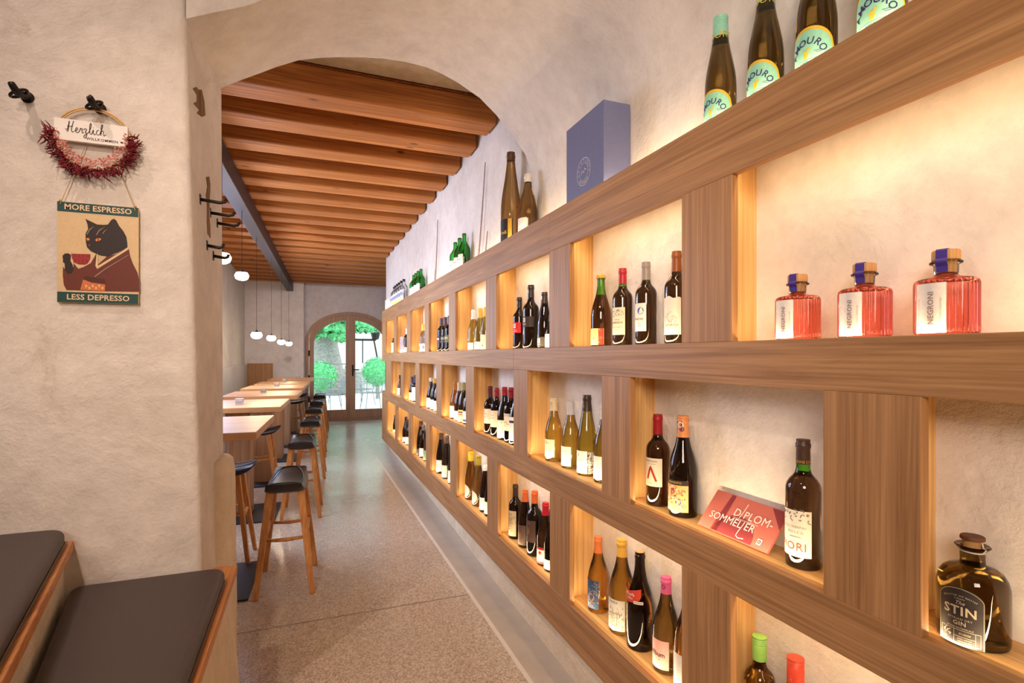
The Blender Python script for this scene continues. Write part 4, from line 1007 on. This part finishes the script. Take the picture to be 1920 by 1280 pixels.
tx('in Austria', .0036, 0, .0295)
tx('28 FINE BOTANICALS', .0036, 0, -.0195, space=1.05)
seg_ = lambda x0, y0, x1, y1: put(tm, stroke2d([(x0 + (x1 - x0) * q / 10, y0 + (y1 - y0) * q / 10) for q in range(11)], .0006), fn, .0012)
for q_ in ((-.027, -.0228, .027, -.0228), (-.027, -.0442, .027, -.0442), (-.027, -.0442, -.027, -.0228), (.027, -.0442, .027, -.0228), (-.0075, -.0335, .0205, -.0335)): seg_(*q_)
put(tm, rect2d(-.0075, -.0335, .0005, .0215), fn, .0012); put(tm, rect2d(.0205, -.0335, .0005, .0215), fn, .0012)
tx('01/2020', .0046, .0065, -.0285, shear=.3)
tx('SMALL BATCH', .0029, .0065, -.0370); tx('PREMIUM GIN', .0029, .0065, -.0410)
rr = random.Random(3)
for _ in range(12):
    xx, yy = rr.uniform(-.024, -.012), rr.uniform(-.043, -.027); aa = rr.uniform(.3, 1.3)
    put(tm, stroke2d([(xx, yy), (xx + .004 * math.cos(aa), yy + .004 * math.sin(aa))], .0012), fn, .0013)
pts_ = [(-hwl * .95, -LH / 2)] + [(hwl * .95 * q, topf(hwl * .95 * q) - .0022) for q in [i / 12 - 1 for i in range(25)]] + [(hwl * .95, -LH / 2)]
put(tm, stroke2d(pts_, .0007), fn, .0012)
obj('lettering', tm, flat(IV), lo, fix=False)

# sommelier plaque leaning on the wall
TL, TR, BR, BL = [onX(*p) for p in ((1333, 918.6, 1.118), (1464.7, 959.6, 1.118), (1448.8, 1047.8, 1.04), (1316.4, 991.4, 1.04))]
yl = (TL[1] + BL[1]) / 2; yr = (TR[1] + BR[1]) / 2; wdt = yl - yr
zt_ = (TL[2] + TR[2]) / 2
t = thing('plaque', 'red sommelier diploma plaque leaning on wall between wine bottles', 'plaque', (1.046, (yl + yr) / 2, ZL))
bx0, bx1 = 0.0, 1.121 - 1.046
Hh = zt_ - ZL; Ln = math.hypot(bx1, Hh)
ux, uz = bx1 / Ln, Hh / Ln           # up the plaque
pf = lambda x_, y_, e=0: (ux * y_ - uz * e, -x_, uz * y_ + ux * e + .006)
pm = MB(); pm.prism([(-wdt / 2, 0), (wdt / 2, 0), (wdt / 2, Ln), (-wdt / 2, Ln)], lambda x_, y_: pf(x_, y_, 0), lambda x_, y_: pf(x_, y_, -.006))
M['plaque'] = mat('plaque_acrylic', C(192, 108, 96), .12, 0, .5, coat=.5)
po = obj('panel', pm, M['plaque'], t)
dm = MB()
put(dm, ([(-wdt * .30, Ln * .02), (-wdt * .20, Ln * .02), (-wdt * .20, Ln * .98), (-wdt * .26, Ln * .98)], [(0, 1, 2, 3)]), pf, .0006)
put(dm, disc2d(.0, Ln * .02, wdt * .28, Ln * .52, 24, 0, 180), pf, .0006)
put(dm, ([(wdt * .30, Ln * .98), (wdt * .5, Ln * .98), (wdt * .5, Ln * .55)], [(0, 1, 2)]), pf, .0006)
obj('print', dm, flat((140, 54, 58)), po, fix=False)
tm = MB(); cw = Ln
put(tm, move2d(text2d('D PLOM-', .27 * cw, space=1.04), wdt * .15, cw * .60), pf, .0011)
put(tm, move2d(text2d('SOMMEL ER', .255 * cw, space=1.02), -wdt * .085, cw * .36), pf, .0011)
put(tm, stroke2d([(-wdt * .015, cw * .50), (-wdt * .005, cw * .60), (wdt * .004, cw * .72), (wdt * .008, cw * .88)], .0022), pf, .0011)
put(tm, stroke2d([(wdt * .082, cw * .46), (wdt * .075, cw * .34), (wdt * .062, cw * .2), (wdt * .06, cw * .1), (wdt * .10, cw * .06), (wdt * .17, cw * .09)], .0022), pf, .0011)
put(tm, move2d(text2d('PROFESSIONELLE WEINBERATUNG', .045 * cw), wdt * .08, cw * .475), pf, .0011)
obj('lettering', tm, flat((250, 236, 224)), po, fix=False)
lm = MB(); put(lm, rect2d(wdt * .36, cw * .16, .014, .016), pf, .0011); obj('emblem', lm, flat((244, 238, 230)), po, fix=False)
lm = MB(); put(lm, ring2d(wdt * .36, cw * .16, .0030, .0050), pf, .0015); put(lm, rect2d(wdt * .36, cw * .16, .006, .0012), pf, .0015); obj('print', lm, flat((90, 60, 60)), po, fix=False)

# ------------------------------------------------------------------ stepped leather benches in front of the plaster wall
def plinth(name, poly, z, lab, bulge=0):
    mb = MB(); rings = []
    for zz, g in ((0, bulge), (z * .25, bulge * .9), (z * .5, bulge * .55), (z * .8, bulge * .1), (z, 0)):
        rings.append([(x + (g if i in (1, 2) else 0), y, zz) for i, (x, y) in enumerate(poly)])
    k = len(poly); vp = [p for rg in rings for p in rg]; fp = [tuple(range(k))[::-1], tuple(range(4 * k, 5 * k))]
    for i in range(4):
        for j in range(k): fp.append((i * k + j, i * k + (j + 1) % k, (i + 1) * k + (j + 1) % k, (i + 1) * k + j))
    mb.add(vp, fp)
    structure(name, mb, M['render_base'], lab, 'plinth', smooth=True)
ux_ = lambda y, off=0: -0.709 - 0.2111 * (y - 2.08) + off       # front line of the upper bench
plinth('plinth', [(-1.2, 0.9), (-0.262, 0.9), (-0.262, 2.20), (-0.30, 2.23), (-1.2, 2.106)], 0.553, 'rough plaster plinth of the lower bench', .034)
plinth('plinth', [(-3.1, 0.2), (ux_(0.2, -.012), 0.2), (ux_(2.106, -.012), 2.106), (-3.1, 2.106)], 0.738, 'rough plaster plinth of the upper bench')
def cushion(name, label, quad, z0, z1, parent, rr=.05):
    # rounded corner pad with piping seam
    pts_ = []
    n = len(quad)
    for i in range(n):
        p, a, c_ = Vector(quad[i]), Vector(quad[i - 1]), Vector(quad[(i + 1) % n])
        r = rr
        d1, d2 = (a - p).normalized(), (c_ - p).normalized()
        p1, p2 = p + d1 * r, p + d2 * r
        for q in range(7):
            s_ = q / 6; pts_.append((1 - s_) ** 2 * p1 + 2 * s_ * (1 - s_) * p + s_ ** 2 * p2)
    cen = sum(pts_, Vector((0, 0))) / len(pts_)
    o = obj('cushion', MB().extz([tuple(p) for p in pts_], z0, z1), M['cushion'], parent, smooth=True)
    md = o.modifiers.new('bevel', 'BEVEL'); md.width = .020; md.segments = 5; md.limit_method = 'ANGLE'; md.angle_limit = math.radians(50); md.use_clamp_overlap = False
    sm = MB().tube([(*(p + (cen - p).normalized() * -.0012), z0 + .010) for p in pts_], .0022, 6, closed=True)
    obj('piping', sm, M['leather'], o)
    return o
t = thing('bench', 'lower bench with black leather cushion and wooden front edge beside passage', 'bench', (-.45, 1.3, .553))
L_ = lambda pts_: [(x + .45, y - 1.3) for x, y in pts_]
mbx = MB().extz(L_([(ux_(.9, .09), .9), (-.246, .9), (-.242, 2.222), (-.318, 2.222), (-.345, 2.104), (ux_(2.104, .09), 2.104)]), 0, .034)
obj('edge_board', mbx, M['edgewood'], t, bevel=.004)
cushion('cushion', '', L_([(ux_(.95, .012), .95), (-.258, .95), (-.262, 2.085), (ux_(2.085, .006), 2.085)]), .034, .083, t)
t = thing('bench', 'upper bench with black leather cushion at the photo\'s left edge', 'bench', (-1.2, 1.3, .738))
L_ = lambda pts_: [(x + 1.2, y - 1.3) for x, y in pts_]
obj('edge_board', MB().extz(L_([(-3.0, .2), (ux_(.2, .012), .2), (ux_(2.104, .012), 2.104), (-3.0, 2.104)]), 0, .036), M['edgewood'], t, bevel=.004)
cushion('cushion', '', L_([(-2.8, .3), (ux_(.3, -.003), .3), (ux_(2.085, -.003), 2.085), (-2.8, 2.085)]), .036, .086, t)

# ------------------------------------------------------------------ things on the plaster wall
def wall_hook(base, tip, lab):
    b_ = onY(*base, Y1 - .002); 
    t = thing('wall_hook', lab, 'hook', (b_[0], Y1 - .002, b_[2]), 0, 'iron hooks on the plaster wall')
    tp = onY(*tip, Y1 - .085); dx, dz = tp[0] - b_[0], tp[2] - b_[2]
    obj('stem', MB().tube([(0, 0.01, 0), (0, -.03, -.004), (dx * .35, -.060, -.012), (dx * .6, -.075, -.004), (dx * .85, -.083, dz * .5), (dx, -.083, dz)], [.011, .011, .011, .0105, .0095, .0085], 10), M['iron'], t, smooth='all')
    rg = MB().tube([(dx * .35 + .02 * math.cos(a), -.05 + .016 * math.sin(a), -.010 + .012 * math.cos(a)) for a in [2 * PI * q / 16 for q in range(16)]], .0045, 8, closed=True)
    obj('ring', rg, M['iron'], t, smooth='all')
    obj('rosette', MB().sphere((0, -.002, 0), .018, .006, .018), M['iron'], t, smooth='all')
wall_hook((52, 183), (21, 155), 'black iron wall hook at the upper left, empty')
wall_hook((188, 204), (168, 182), 'black iron wall hook carrying the wreath')
# wreath
YW = Y1 - .028
cw_ = onY(175, 262, YW); R = .102
t = thing('door_wreath', 'welcome hoop wreath of dried red flowers with white name board', 'wreath', (cw_[0], YW, cw_[2]), 0)
M['hoop'] = wood('hoop_wood', C(196, 158, 104), C(226, 192, 140), 'x', .5, 1)
hp = MB()
for r_ in (R, R - .006): hp.tube([(r_ * math.cos(2 * PI * q / 48), 0, r_ * math.sin(2 * PI * q / 48)) for q in range(48)], .0032, 6, closed=True)
obj('hoop', hp, M['hoop'], t, smooth='all')
nb = obj('name_board', MB().box(-.100, .095, -.008, .004, -.014, .054), M['white'], t, bevel=.001)
wf = lambda x, y, e=0: (x, -.0082 - e, .020 + y)
# hand lettered word
def cubic(pts_, n_=6):
    out = []
    P = [Vector(p) for p in pts_]
    for i in range(len(P) - 1):
        p0, p1, p2, p3 = P[max(i - 1, 0)], P[i], P[i + 1], P[min(i + 2, len(P) - 1)]
        for q in range(n_):
            s_ = q / n_
            out.append(.5 * ((2 * p1) + (p2 - p0) * s_ + (2 * p0 - 5 * p1 + 4 * p2 - p3) * s_ ** 2 + (3 * p1 - p0 - 3 * p2 + p3) * s_ ** 3))
    out.append(P[-1]); return [tuple(p) for p in out]
glyph = {
 'H': ([[(0.0, .25), (.12, .15), (.22, .5), (.3, 1.0), (.26, .6), (.2, .1), (.1, 0)], [(.62, 1.05), (.52, .6), (.46, .2), (.52, 0), (.64, .08)], [(.12, .52), (.35, .5), (.56, .56)]], .68),
 'e': ([[(0, .1), (.16, .22), (.26, .38), (.18, .46), (.1, .3), (.12, .06), (.24, 0), (.36, .1)]], .34),
 'r': ([[(0, .1), (.1, .3), (.12, .46), (.16, .40), (.26, .42), (.24, .2), (.28, .02), (.38, .1)]], .36),
 'z': ([[(0, .3), (.1, .44), (.24, .40), (.12, .12), (.2, .1), (.24, -.15), (.12, -.42), (.02, -.3), (.16, -.08), (.38, .1)]], .36),
 'l': ([[(0, .1), (.14, .4), (.24, .9), (.18, 1.02), (.12, .7), (.12, .15), (.2, 0), (.32, .1)]], .30),
 'i': ([[(0, .1), (.1, .44), (.1, .12), (.18, 0), (.28, .1)], [(.11, .62), (.13, .66)]], .27),
 'c': ([[(.28, .4), (.18, .46), (.08, .3), (.08, .1), (.18, 0), (.34, .1)]], .32),
 'h': ([[(0, .1), (.14, .5), (.24, .95), (.18, 1.02), (.12, .7), (.1, 0), (.12, .3), (.24, .46), (.3, .34), (.28, .1), (.34, 0), (.48, .14)]], .5),
}
lm = MB(); x_ = 0; sc = .034
for ch in 'Herzlich':
    st, ad = glyph[ch]
    for s_ in st:
        g = stroke2d([((p[0] + x_) * sc - .070, (p[1]) * sc - .006) for p in cubic(s_)], .0020); put(lm, g, wf, .0006)
    x_ += ad
put(lm, move2d(text2d('WILLKOMMEN', .0120, offset=.012, space=1.12), .026, -.0215), wf, .0006)
put(lm, disc2d(.0770, -.0205, .0022), wf, .0006); put(lm, disc2d(.0805, -.0205, .0022), wf, .0006); put(lm, ([(.0750, -.0212), (.0825, -.0212), (.0788, -.0250)], [(0, 1, 2)]), wf, .0006)
obj('lettering', lm, flat((70, 44, 34)), nb, fix=False)
M['redflower'] = noisy('dried_red', C(112, 24, 34), .8, .3, 40); M['pinkflower'] = noisy('dried_pink', C(226, 150, 138), .8, .15, 40)
rm, pm = MB(), MB(); rr = random.Random(11)
for _ in range(420):
    a = math.radians(rr.uniform(172, 372)); d_ = a + rr.uniform(-.9, .9); r0 = R + rr.uniform(-.012, .014)
    x0, z0 = r0 * math.cos(a), r0 * math.sin(a); y0 = rr.uniform(-.018, .004); L = rr.uniform(.012, .032)
    side = rr.choice((-1, 1)); dx, dz = math.cos(d_) * .85 + side * -math.sin(a) * .5, math.sin(d_) * .85 + side * math.cos(a) * .5
    p0_ = Vector((x0, y0, z0)); p1_ = p0_ + Vector((dx, rr.uniform(-.4, .15), dz)) * L
    md = (p0_ + p1_) / 2 + Vector((rr.uniform(-.003, .003), 0, rr.uniform(-.003, .003)))
    rm.tube([p0_, md, p1_], [.0012, .0022, .0008], 5)
for _ in range(420):
    a = math.radians(rr.uniform(168, 376)); r0 = R - .012 + rr.uniform(-.022, .006)
    x0, z0 = r0 * math.cos(a), r0 * math.sin(a)
    if z0 > -.018 and abs(x0) < .085: continue
    y0 = rr.uniform(-.024, -.006); q = rr.uniform(.0016, .0032)
    pm.sphere((x0, y0, z0), q, q, q, 6, 4)
obj('red_sprigs', rm, M['redflower'], t, smooth='all', kind='stuff'); obj('pink_blossoms', pm, M['pinkflower'], t, smooth='all', kind='stuff')
# sign with the cat, hung on twine from the hook
SW, SHh = .219, .322
cx_ = -0.631
zt_ = 1.862; YS = Y1 - .014
t = thing('hanging_sign', 'wall sign of black cat in kimono drinking from red cup', 'sign', (cx_, YS, zt_ - SHh), math.radians(0))
pb = obj('panel', MB().box(-SW / 2, SW / 2, -.003, .003, 0, SHh), flat((226, 196, 150)), t, bevel=.001)
sf = lambda x, y, e=0: (x, -.0032 - e, y)
GRN = (28, 72, 66)
for y_, h_, yb2, s_ in ((SHh - .0165, .031, SHh - .0335, 'MORE ESPRESSO'), (.0175, .033, .0355, 'LESS DEPRESSO')):
    hb = MB(); put(hb, rect2d(0, y_, SW - .002, h_), sf, .0003); bo = obj('band', hb, flat(GRN), pb, fix=False)
    hb = MB(); put(hb, rect2d(0, yb2, SW - .002, .0022), sf, .0003); obj('border', hb, flat((236, 214, 182)), pb, fix=False)
    lm = MB(); put(lm, move2d(text2d(s_, .0245, offset=.022, space=1.02), 0, y_), sf, .0008); obj('lettering', lm, flat((238, 206, 168)), pb, fix=False)
def cp(pts_):
    out = []
    for X_, Y_ in pts_:
        u_ = (X_ - 205) / 705.0; yt, yb_ = 155 + u_ * 70, 1020 + u_ * 32
        out.append(((u_ - .5) * SW, SHh * (1 - (Y_ - yt) / (yb_ - yt))))
    return out, [tuple(range(len(out)))]
art = {}
def pa_(col, pts_, e): art.setdefault(col, MB()); put(art[col], cp(pts_), sf, e)
KIM, BLK, CRM = (108, 46, 30), (42, 28, 26), (232, 204, 158)
pa_(KIM, [(540, 605), (600, 640), (700, 620), (820, 565), (835, 640), (858, 700), (900, 780), (914, 840), (914, 944), (612, 934), (285, 918), (262, 870), (254, 790), (256, 715), (275, 745), (300, 782), (335, 765), (345, 690), (385, 738), (430, 722), (490, 690)], .0004)
pa_(CRM, [(540, 612), (552, 618), (552, 715), (815, 562), (822, 578), (545, 742), (530, 715)], .0007)
pa_((214, 186, 140), [(555, 622), (625, 640), (555, 700)], .0006)
pa_(BLK, [(445, 312), (545, 362), (600, 366), (637, 364), (668, 325), (690, 314), (712, 330), (735, 375), (772, 420), (800, 470), (808, 520), (810, 560), (760, 590), (700, 612), (640, 636), (580, 630), (535, 610), (490, 588), (458, 555), (448, 510), (446, 460), (445, 440), (468, 400), (462, 360)], .0009)
pa_(BLK, [(256, 650), (252, 625), (272, 606), (300, 604), (322, 618), (320, 650), (318, 668), (335, 700), (343, 745), (330, 772), (295, 782), (272, 745), (270, 690), (256, 680)], .0008)
pa_((150, 34, 40), [(325, 608), (487, 615), (484, 655), (465, 690), (440, 703), (390, 700), (355, 685), (332, 650)], .0010)
for k_ in range(4): pa_((190, 60, 56), [(335 + k_ * 36, 612), (341 + k_ * 36, 612), (350 + k_ * 30, 690), (345 + k_ * 30, 690)], .0013)
pa_((190, 60, 56), [(335, 645), (484, 650), (482, 656), (337, 651)], .0013)
pa_((216, 120, 66), [(425, 830), (500, 858), (614, 875), (612, 932), (400, 918)], .0007)
for k_ in range(6): pa_((244, 190, 130), [(440 + k_ * 28, 880 + (k_ % 2) * 18), (455 + k_ * 28, 872 + (k_ % 2) * 18), (462 + k_ * 28, 890 + (k_ % 2) * 18), (448 + k_ * 28, 902 + (k_ % 2) * 18)], .0010)
pa_((84, 32, 24), [(440, 800), (612, 830), (614, 875), (500, 858), (425, 830)], .0007)
pa_((238, 140, 60), [(528, 492), (545, 480), (570, 480), (582, 488), (560, 504), (538, 506)], .0013); pa_((238, 140, 60), [(452, 480), (470, 474), (482, 486), (476, 498), (460, 498)], .0013)
pa_(BLK, [(550, 482), (558, 482), (556, 504), (550, 504)], .0016); pa_((150, 70, 60), [(466, 534), (490, 530), (480, 548)], .0013)
for q in ([(455, 445), (480, 400), (522, 375), (484, 408), (462, 446)], [(535, 452), (560, 410), (620, 378), (566, 416), (542, 452)], [(590, 440), (610, 415), (636, 404), (612, 420), (596, 442)], [(520, 805), (612, 740), (820, 625), (820, 630), (614, 748), (526, 812)]):
    pa_((170, 140, 120), q, .0014)
for i, (col, m_) in enumerate(art.items()): obj('artwork', m_, flat(col), pb, fix=False)
sg = MB()
hz = onY(176, 203, Y1 - .05)
for s_ in (-1, 1):
    p_ = Vector((s_ * SW * .46, -.005, SHh - .010))
    q_ = Vector((hz[0] - cx_, (Y1 - .012) - YS, hz[2] - (zt_ - SHh) - .012))
    sg.tube([p_, q_], .0011, 5); sg.sphere((p_.x, p_.y, p_.z + .012), .004, .004, .004, 8, 6)
obj('twine', sg, M['twine'], t)

# iron coat hooks on the jamb
hl = [((375, 373.6), (425.5, 370), 'topmost black coat hook on the arch jamb'), ((394, 398.6), (440.8, 397), 'second black coat hook from top on the jamb'),
      ((407, 418), (450, 417), 'third black coat hook from top on the jamb'), ((388, 460), (420.4, 461), 'fourth coat hook, just above lowest one on jamb'),
      ((399.7, 479.5), (429.6, 476), 'lowest black coat hook on the arch jamb')]
for (p, q, lab) in hl:
    a, b_ = ray(p[0])
    sl_ = (XJ2 - XJ1) / (Y2 - Y1)
    for _ in range(2): y = None
    def jx(y, z):
        s_ = (y - (Y1 + .018)) / (Y2 - Y1 - .018); x1 = xj(z); x2 = -0.335 + (XJ2 + 0.335) * min(1, z / ZS); return x1 + (x2 - x1) * s_
    y = 2.3
    for _ in range(20):
        z = H - (p[1] - HY) * (y / b_) / F; y = jx(y, z) / (a / b_)
    x = jx(y, z)
    a2, b2 = ray(q[0]); xt = a2 / b2 * y; L = xt - x
    t = thing('coat_hook', lab, 'hook', (x - .001, y, z), 0, 'iron coat hooks on the arch jamb')
    obj('plate', MB().box(0, .004, -.011, .011, -.019, .019), M['iron'], t, bevel=.003)
    obj('stem', MB().tube([(0, 0, 0), (L * .75, 0, -.006), (L * .92, 0, -.002), (L, 0, .009)], [.0062, .0062, .0062, .0056], 8), M['iron'], t, smooth='all')
# bare spots where timber shows through the jamb plaster
M['oldwood'] = wood('old_timber', C(92, 66, 44), C(160, 124, 86), 'z', .9, 1.2)
def patch_on_jamb(px_pts, lab):
    v = []
    for px, py in px_pts:
        a, b_ = ray(px); y = 2.3
        for _ in range(20):
            z = H - (py - HY) * (y / b_) / F; y = jx(y, z) / (a / b_)
        v.append((jx(y, z) + .003, y, z))
    n_ = len(v)
    mb = MB().hull2([(p[0] - .004, p[1], p[2]) for p in v], v)
    tag(obj('bare_timber', mb, M['oldwood'], kind='structure'), lab, 'plaster damage')
patch_on_jamb([(361, 166), (367, 163), (371, 168), (377, 168), (382, 190), (384, 216), (377, 219), (368, 212), (372, 206), (362, 194), (368, 190), (368, 178)], 'upper bare timber spot in the jamb plaster')
patch_on_jamb([(386, 332), (391, 331), (393, 345), (392, 370), (391, 400), (393, 425), (393.5, 446), (388, 438), (386.5, 415), (387, 385), (385, 366), (388, 350)], 'long bare timber streak behind the coat hooks')

# ------------------------------------------------------------------ bar tables
def table(label):
    t = thing('bar_table', label, 'table', (0, 0, 0), 0, 'wooden bar tables in a row')
    obj('tabletop', MB().box(-.36, .36, 0, .85, .917, .959), M['tablewood'], t, bevel=.003)
    obj('pedestal', MB().box(-.10, .09, .33, .54, .012, .917), M['pedwood'], t, bevel=.003)
    obj('base_plate', MB().box(-.30, .30, .13, .72, 0, .012), M['plate'], t, bevel=.004)
    return t
tc = [(-.253, 3.154), (-.195, 4.642), (-.092, 5.917), (-.045, 7.24), (.010, 8.38), (.093, 9.83)]
tl = ['nearest wooden bar table, cut off by the arch jamb', 'second wooden bar table from the arch', 'third wooden bar table from the arch', 'fourth wooden bar table from the arch',
      'fifth wooden bar table, second from the back', 'farthest wooden bar table, overlapping the door frame']
RZ = math.radians(-3)
t0 = table(tl[0])
for i, (x, y) in enumerate(tc):
    ox, oy = x - .36 * math.cos(RZ), y - .36 * math.sin(RZ)
    if i == 0: t0.location = (ox, oy, 0); t0.rotation_euler = (0, 0, RZ)
    else: copy_thing(t0, (ox, oy, 0), RZ, tl[i])
# glass tealight holders
def holder(label):
    t = thing('tealight_holder', label, 'candle holder', (0, 0, 0), 0, 'glass tealight holders on the bar tables')
    g = MB(); h_ = .05; w_ = .032
    g.box(-w_, w_, -w_, w_, 0, .012)
    for s_ in (-1, 1):
        g.box(s_ * w_ - (.007 if s_ > 0 else 0), s_ * w_ + (.007 if s_ < 0 else 0), -w_, w_, .012, h_); g.box(-w_ + .007, w_ - .007, s_ * w_ - (.007 if s_ > 0 else 0), s_ * w_ + (.007 if s_ < 0 else 0), .012, h_)
    obj('glass', g, mat('frosted_glass', (.95, .9, .88), .25, trans=.7), t, bevel=.003)
    obj('candle', MB().lathe([(.019, .012), (.019, .028)], 16), M['white'], t)
    return t
hl_ = [(449, 757.5, 'second'), (493.6, 736, 'third'), (519, 724, 'fourth'), (533, 715.8, 'fifth'), (552, 708.3, 'farthest')]
h0 = None
for px, py, w_ in hl_:
    p = onZ(px, py, .959); p = (p[0], p[1], .959)
    if px == 552: p = (onZ(552, 711, .959)[0] + .05, 10.2, .959)
    lab = 'small glass tealight holder on the %s bar table' % w_
    if h0 is None: h0 = holder(lab); h0.location = p; h0.rotation_euler = (0, 0, .05)
    else: copy_thing(h0, p, .05, lab)

# ------------------------------------------------------------------ bar stools
def stool(label):
    t = thing('bar_stool', label, 'stool', (0, 0, 0), 0, 'wooden bar stools with black leather saddle seats')
    n_ = 22; K = 20; v = []; f = []
    for i in range(n_ + 1):
        s_ = -1 + 2 * i / n_; yy = .245 * s_
        zt_ = .622 + .030 * abs(s_) ** 2.2; zb_ = .566 + .080 * abs(s_) ** 5
        zb_ = min(zb_, zt_ - .010)
        wd = .132 * (1 - .20 * abs(s_) ** 3)
        for k in range(K):
            a = 2 * PI * k / K; ca, sa = math.cos(a), math.sin(a)
            e = 2 / 2.8
            xx = wd * math.copysign(abs(ca) ** e, ca); zz = math.copysign(abs(sa) ** e, sa)
            top = zt_ - (zb_ + zt_) / 2
            taper = 1 - .30 * (zz + 1) / 2
            v.append((xx * taper, yy, (zb_ + zt_) / 2 + zz * top))
    for i in range(n_):
        for k in range(K): f.append((i * K + k, i * K + (k + 1) % K, (i + 1) * K + (k + 1) % K, (i + 1) * K + k))
    f.append(tuple(range(K))[::-1]); f.append(tuple(range(n_ * K, (n_ + 1) * K)))
    so = obj('seat', MB().add(v, f), M['leather'], t, smooth='all')
    pp = MB()
    pp.tube([(math.copysign(1, c_[0]) * abs(c_[0]) ** .7 * .090, c_[1] * .240, .6215 + .030 * abs(c_[1]) ** 2.2 + .001) for c_ in [(math.cos(2 * PI * q / 48), math.sin(2 * PI * q / 48)) for q in range(48)]], .0030, 6, closed=True)
    obj('piping', pp, M['leather'], so, smooth='all')
    tp = lambda sx, sy: Vector((sx * .082, sy * .135, .598)); ft = lambda sx, sy: Vector((sx * .150, sy * .212, 0))
    for sx in (-1, 1):
        for sy in (-1, 1):
            a, b_ = tp(sx, sy), ft(sx, sy)
            q = lambda c_, w1, w2: [c_ + Vector((dx * w1, dy * w2, 0)) for dx, dy in ((-1, -1), (1, -1), (1, 1), (-1, 1))]
            obj('leg', MB().hull2(q(b_, .015, .013), q(a, .020, .017)), M['legwood'], t, bevel=.004)
    at = lambda sx, sy, z: ft(sx, sy).lerp(tp(sx, sy), z / .598)
    for (A, B_, z, dz) in (((-1, -1), (1, -1), .315, 0), ((-1, 1), (1, 1), .315, 0), ((-1, -1), (-1, 1), .335, -.01), ((1, -1), (1, 1), .335, -.01)):
        p, q2 = at(*A, z), at(*B_, z); m_ = (p + q2) / 2 + Vector((0, 0, -.006 + dz))
        obj('stretcher', MB().tube([p, m_, q2], [.009, .012, .009], 8), M['legwood'], t, smooth='all')
    return t
sr = [(.027, 3.27), (.100, 4.76), (.180, 6.23), (.231, 7.60), (.287, 8.85), (.362, 10.25)]
sl_ = ['nearest stool standing fully visible on the passage floor', 'second stool from the front in the aisle row', 'third stool from the front in the aisle row',
       'fourth stool from the front in the aisle row', 'fifth stool from the front in the aisle row', 'farthest stool of the aisle row by the door']
s0 = stool('wooden bar stool with black saddle seat, ' + sl_[0])
for i, (x, y) in enumerate(sr):
    c_ = (x - .135, y + .215, 0)
    if i == 0: s0.location = c_; s0.rotation_euler = (0, 0, RZ)
    else: copy_thing(s0, c_, RZ, 'black saddle bar stool, ' + sl_[i])
for (x, y, lab) in ((-.56, 4.01, 'black saddle bar stool half hidden by jamb, between first two tables'), (-.49, 5.93, 'black saddle bar stool tucked under the third table front'),
                    (-.25, 9.52, 'black saddle bar stool between the last two tables'), (-.22, 10.98, 'black saddle bar stool behind the farthest table')):
    copy_thing(s0, (x, y, 0), PI / 2 + RZ, lab)

# ------------------------------------------------------------------ pendant lamps
def pendant(label):
    t = thing('pendant_lamp', label, 'lamp', (0, 0, 0), 0, 'glowing glass pendant lamps above the tables')
    obj('globe', MB().lathe([(.018, .038), (.045, .030), (.058, .006), (.058, -.006), (.050, -.026), (.030, -.038), (.012, -.041)], 24), M['globe'], t, smooth='all')
    obj('cap', MB().lathe([(.045, .0305), (.040, .036), (.012, .041), (.008, .055)], 20), M['iron'], t, smooth=True)
    return t
pl = [((416, 483), 3.6, 'nearest glowing pendant lamp, half hidden by the arch jamb'), ((453.4, 517), 4.75, 'second pendant lamp, hanging high left of the steel beam'),
      ((481, 592 + 0), 5.8, 'third pendant lamp, leftmost of the low row'), ((508.8, 633.5), 7.0, 'fourth pendant lamp, second of the low row'),
      ((527.4, 641), 8.1, 'fifth pendant lamp, third of the low row'), ((541.7, 644), 9.5, 'farthest pendant lamp above the last table')]
g0 = None
for i, ((px, py), d_, lab) in enumerate(pl):
    if i == 2: py = 628
    a, b_ = ray(px); z = H - (py - HY) * d_ / F
    p = (a * d_, b_ * d_, z)
    if g0 is None: g0 = pendant(lab); g0.location = p; r = g0
    else: r = copy_thing(g0, p, 0, lab)
    obj('cord', MB().tube([(0, 0, .05), (0, 0, 2.836 - z)], .0022, 5), M['cord'], r)
    pl_ = bpy.data.lights.new('lamp_light', 'POINT'); pl_.energy = 6.5; pl_.color = (1.0, .78, .5); pl_.shadow_soft_size = .05
    lo_ = bpy.data.objects.new('lamp_light', pl_); COL.objects.link(lo_); lo_.location = (p[0], p[1], z - .10)
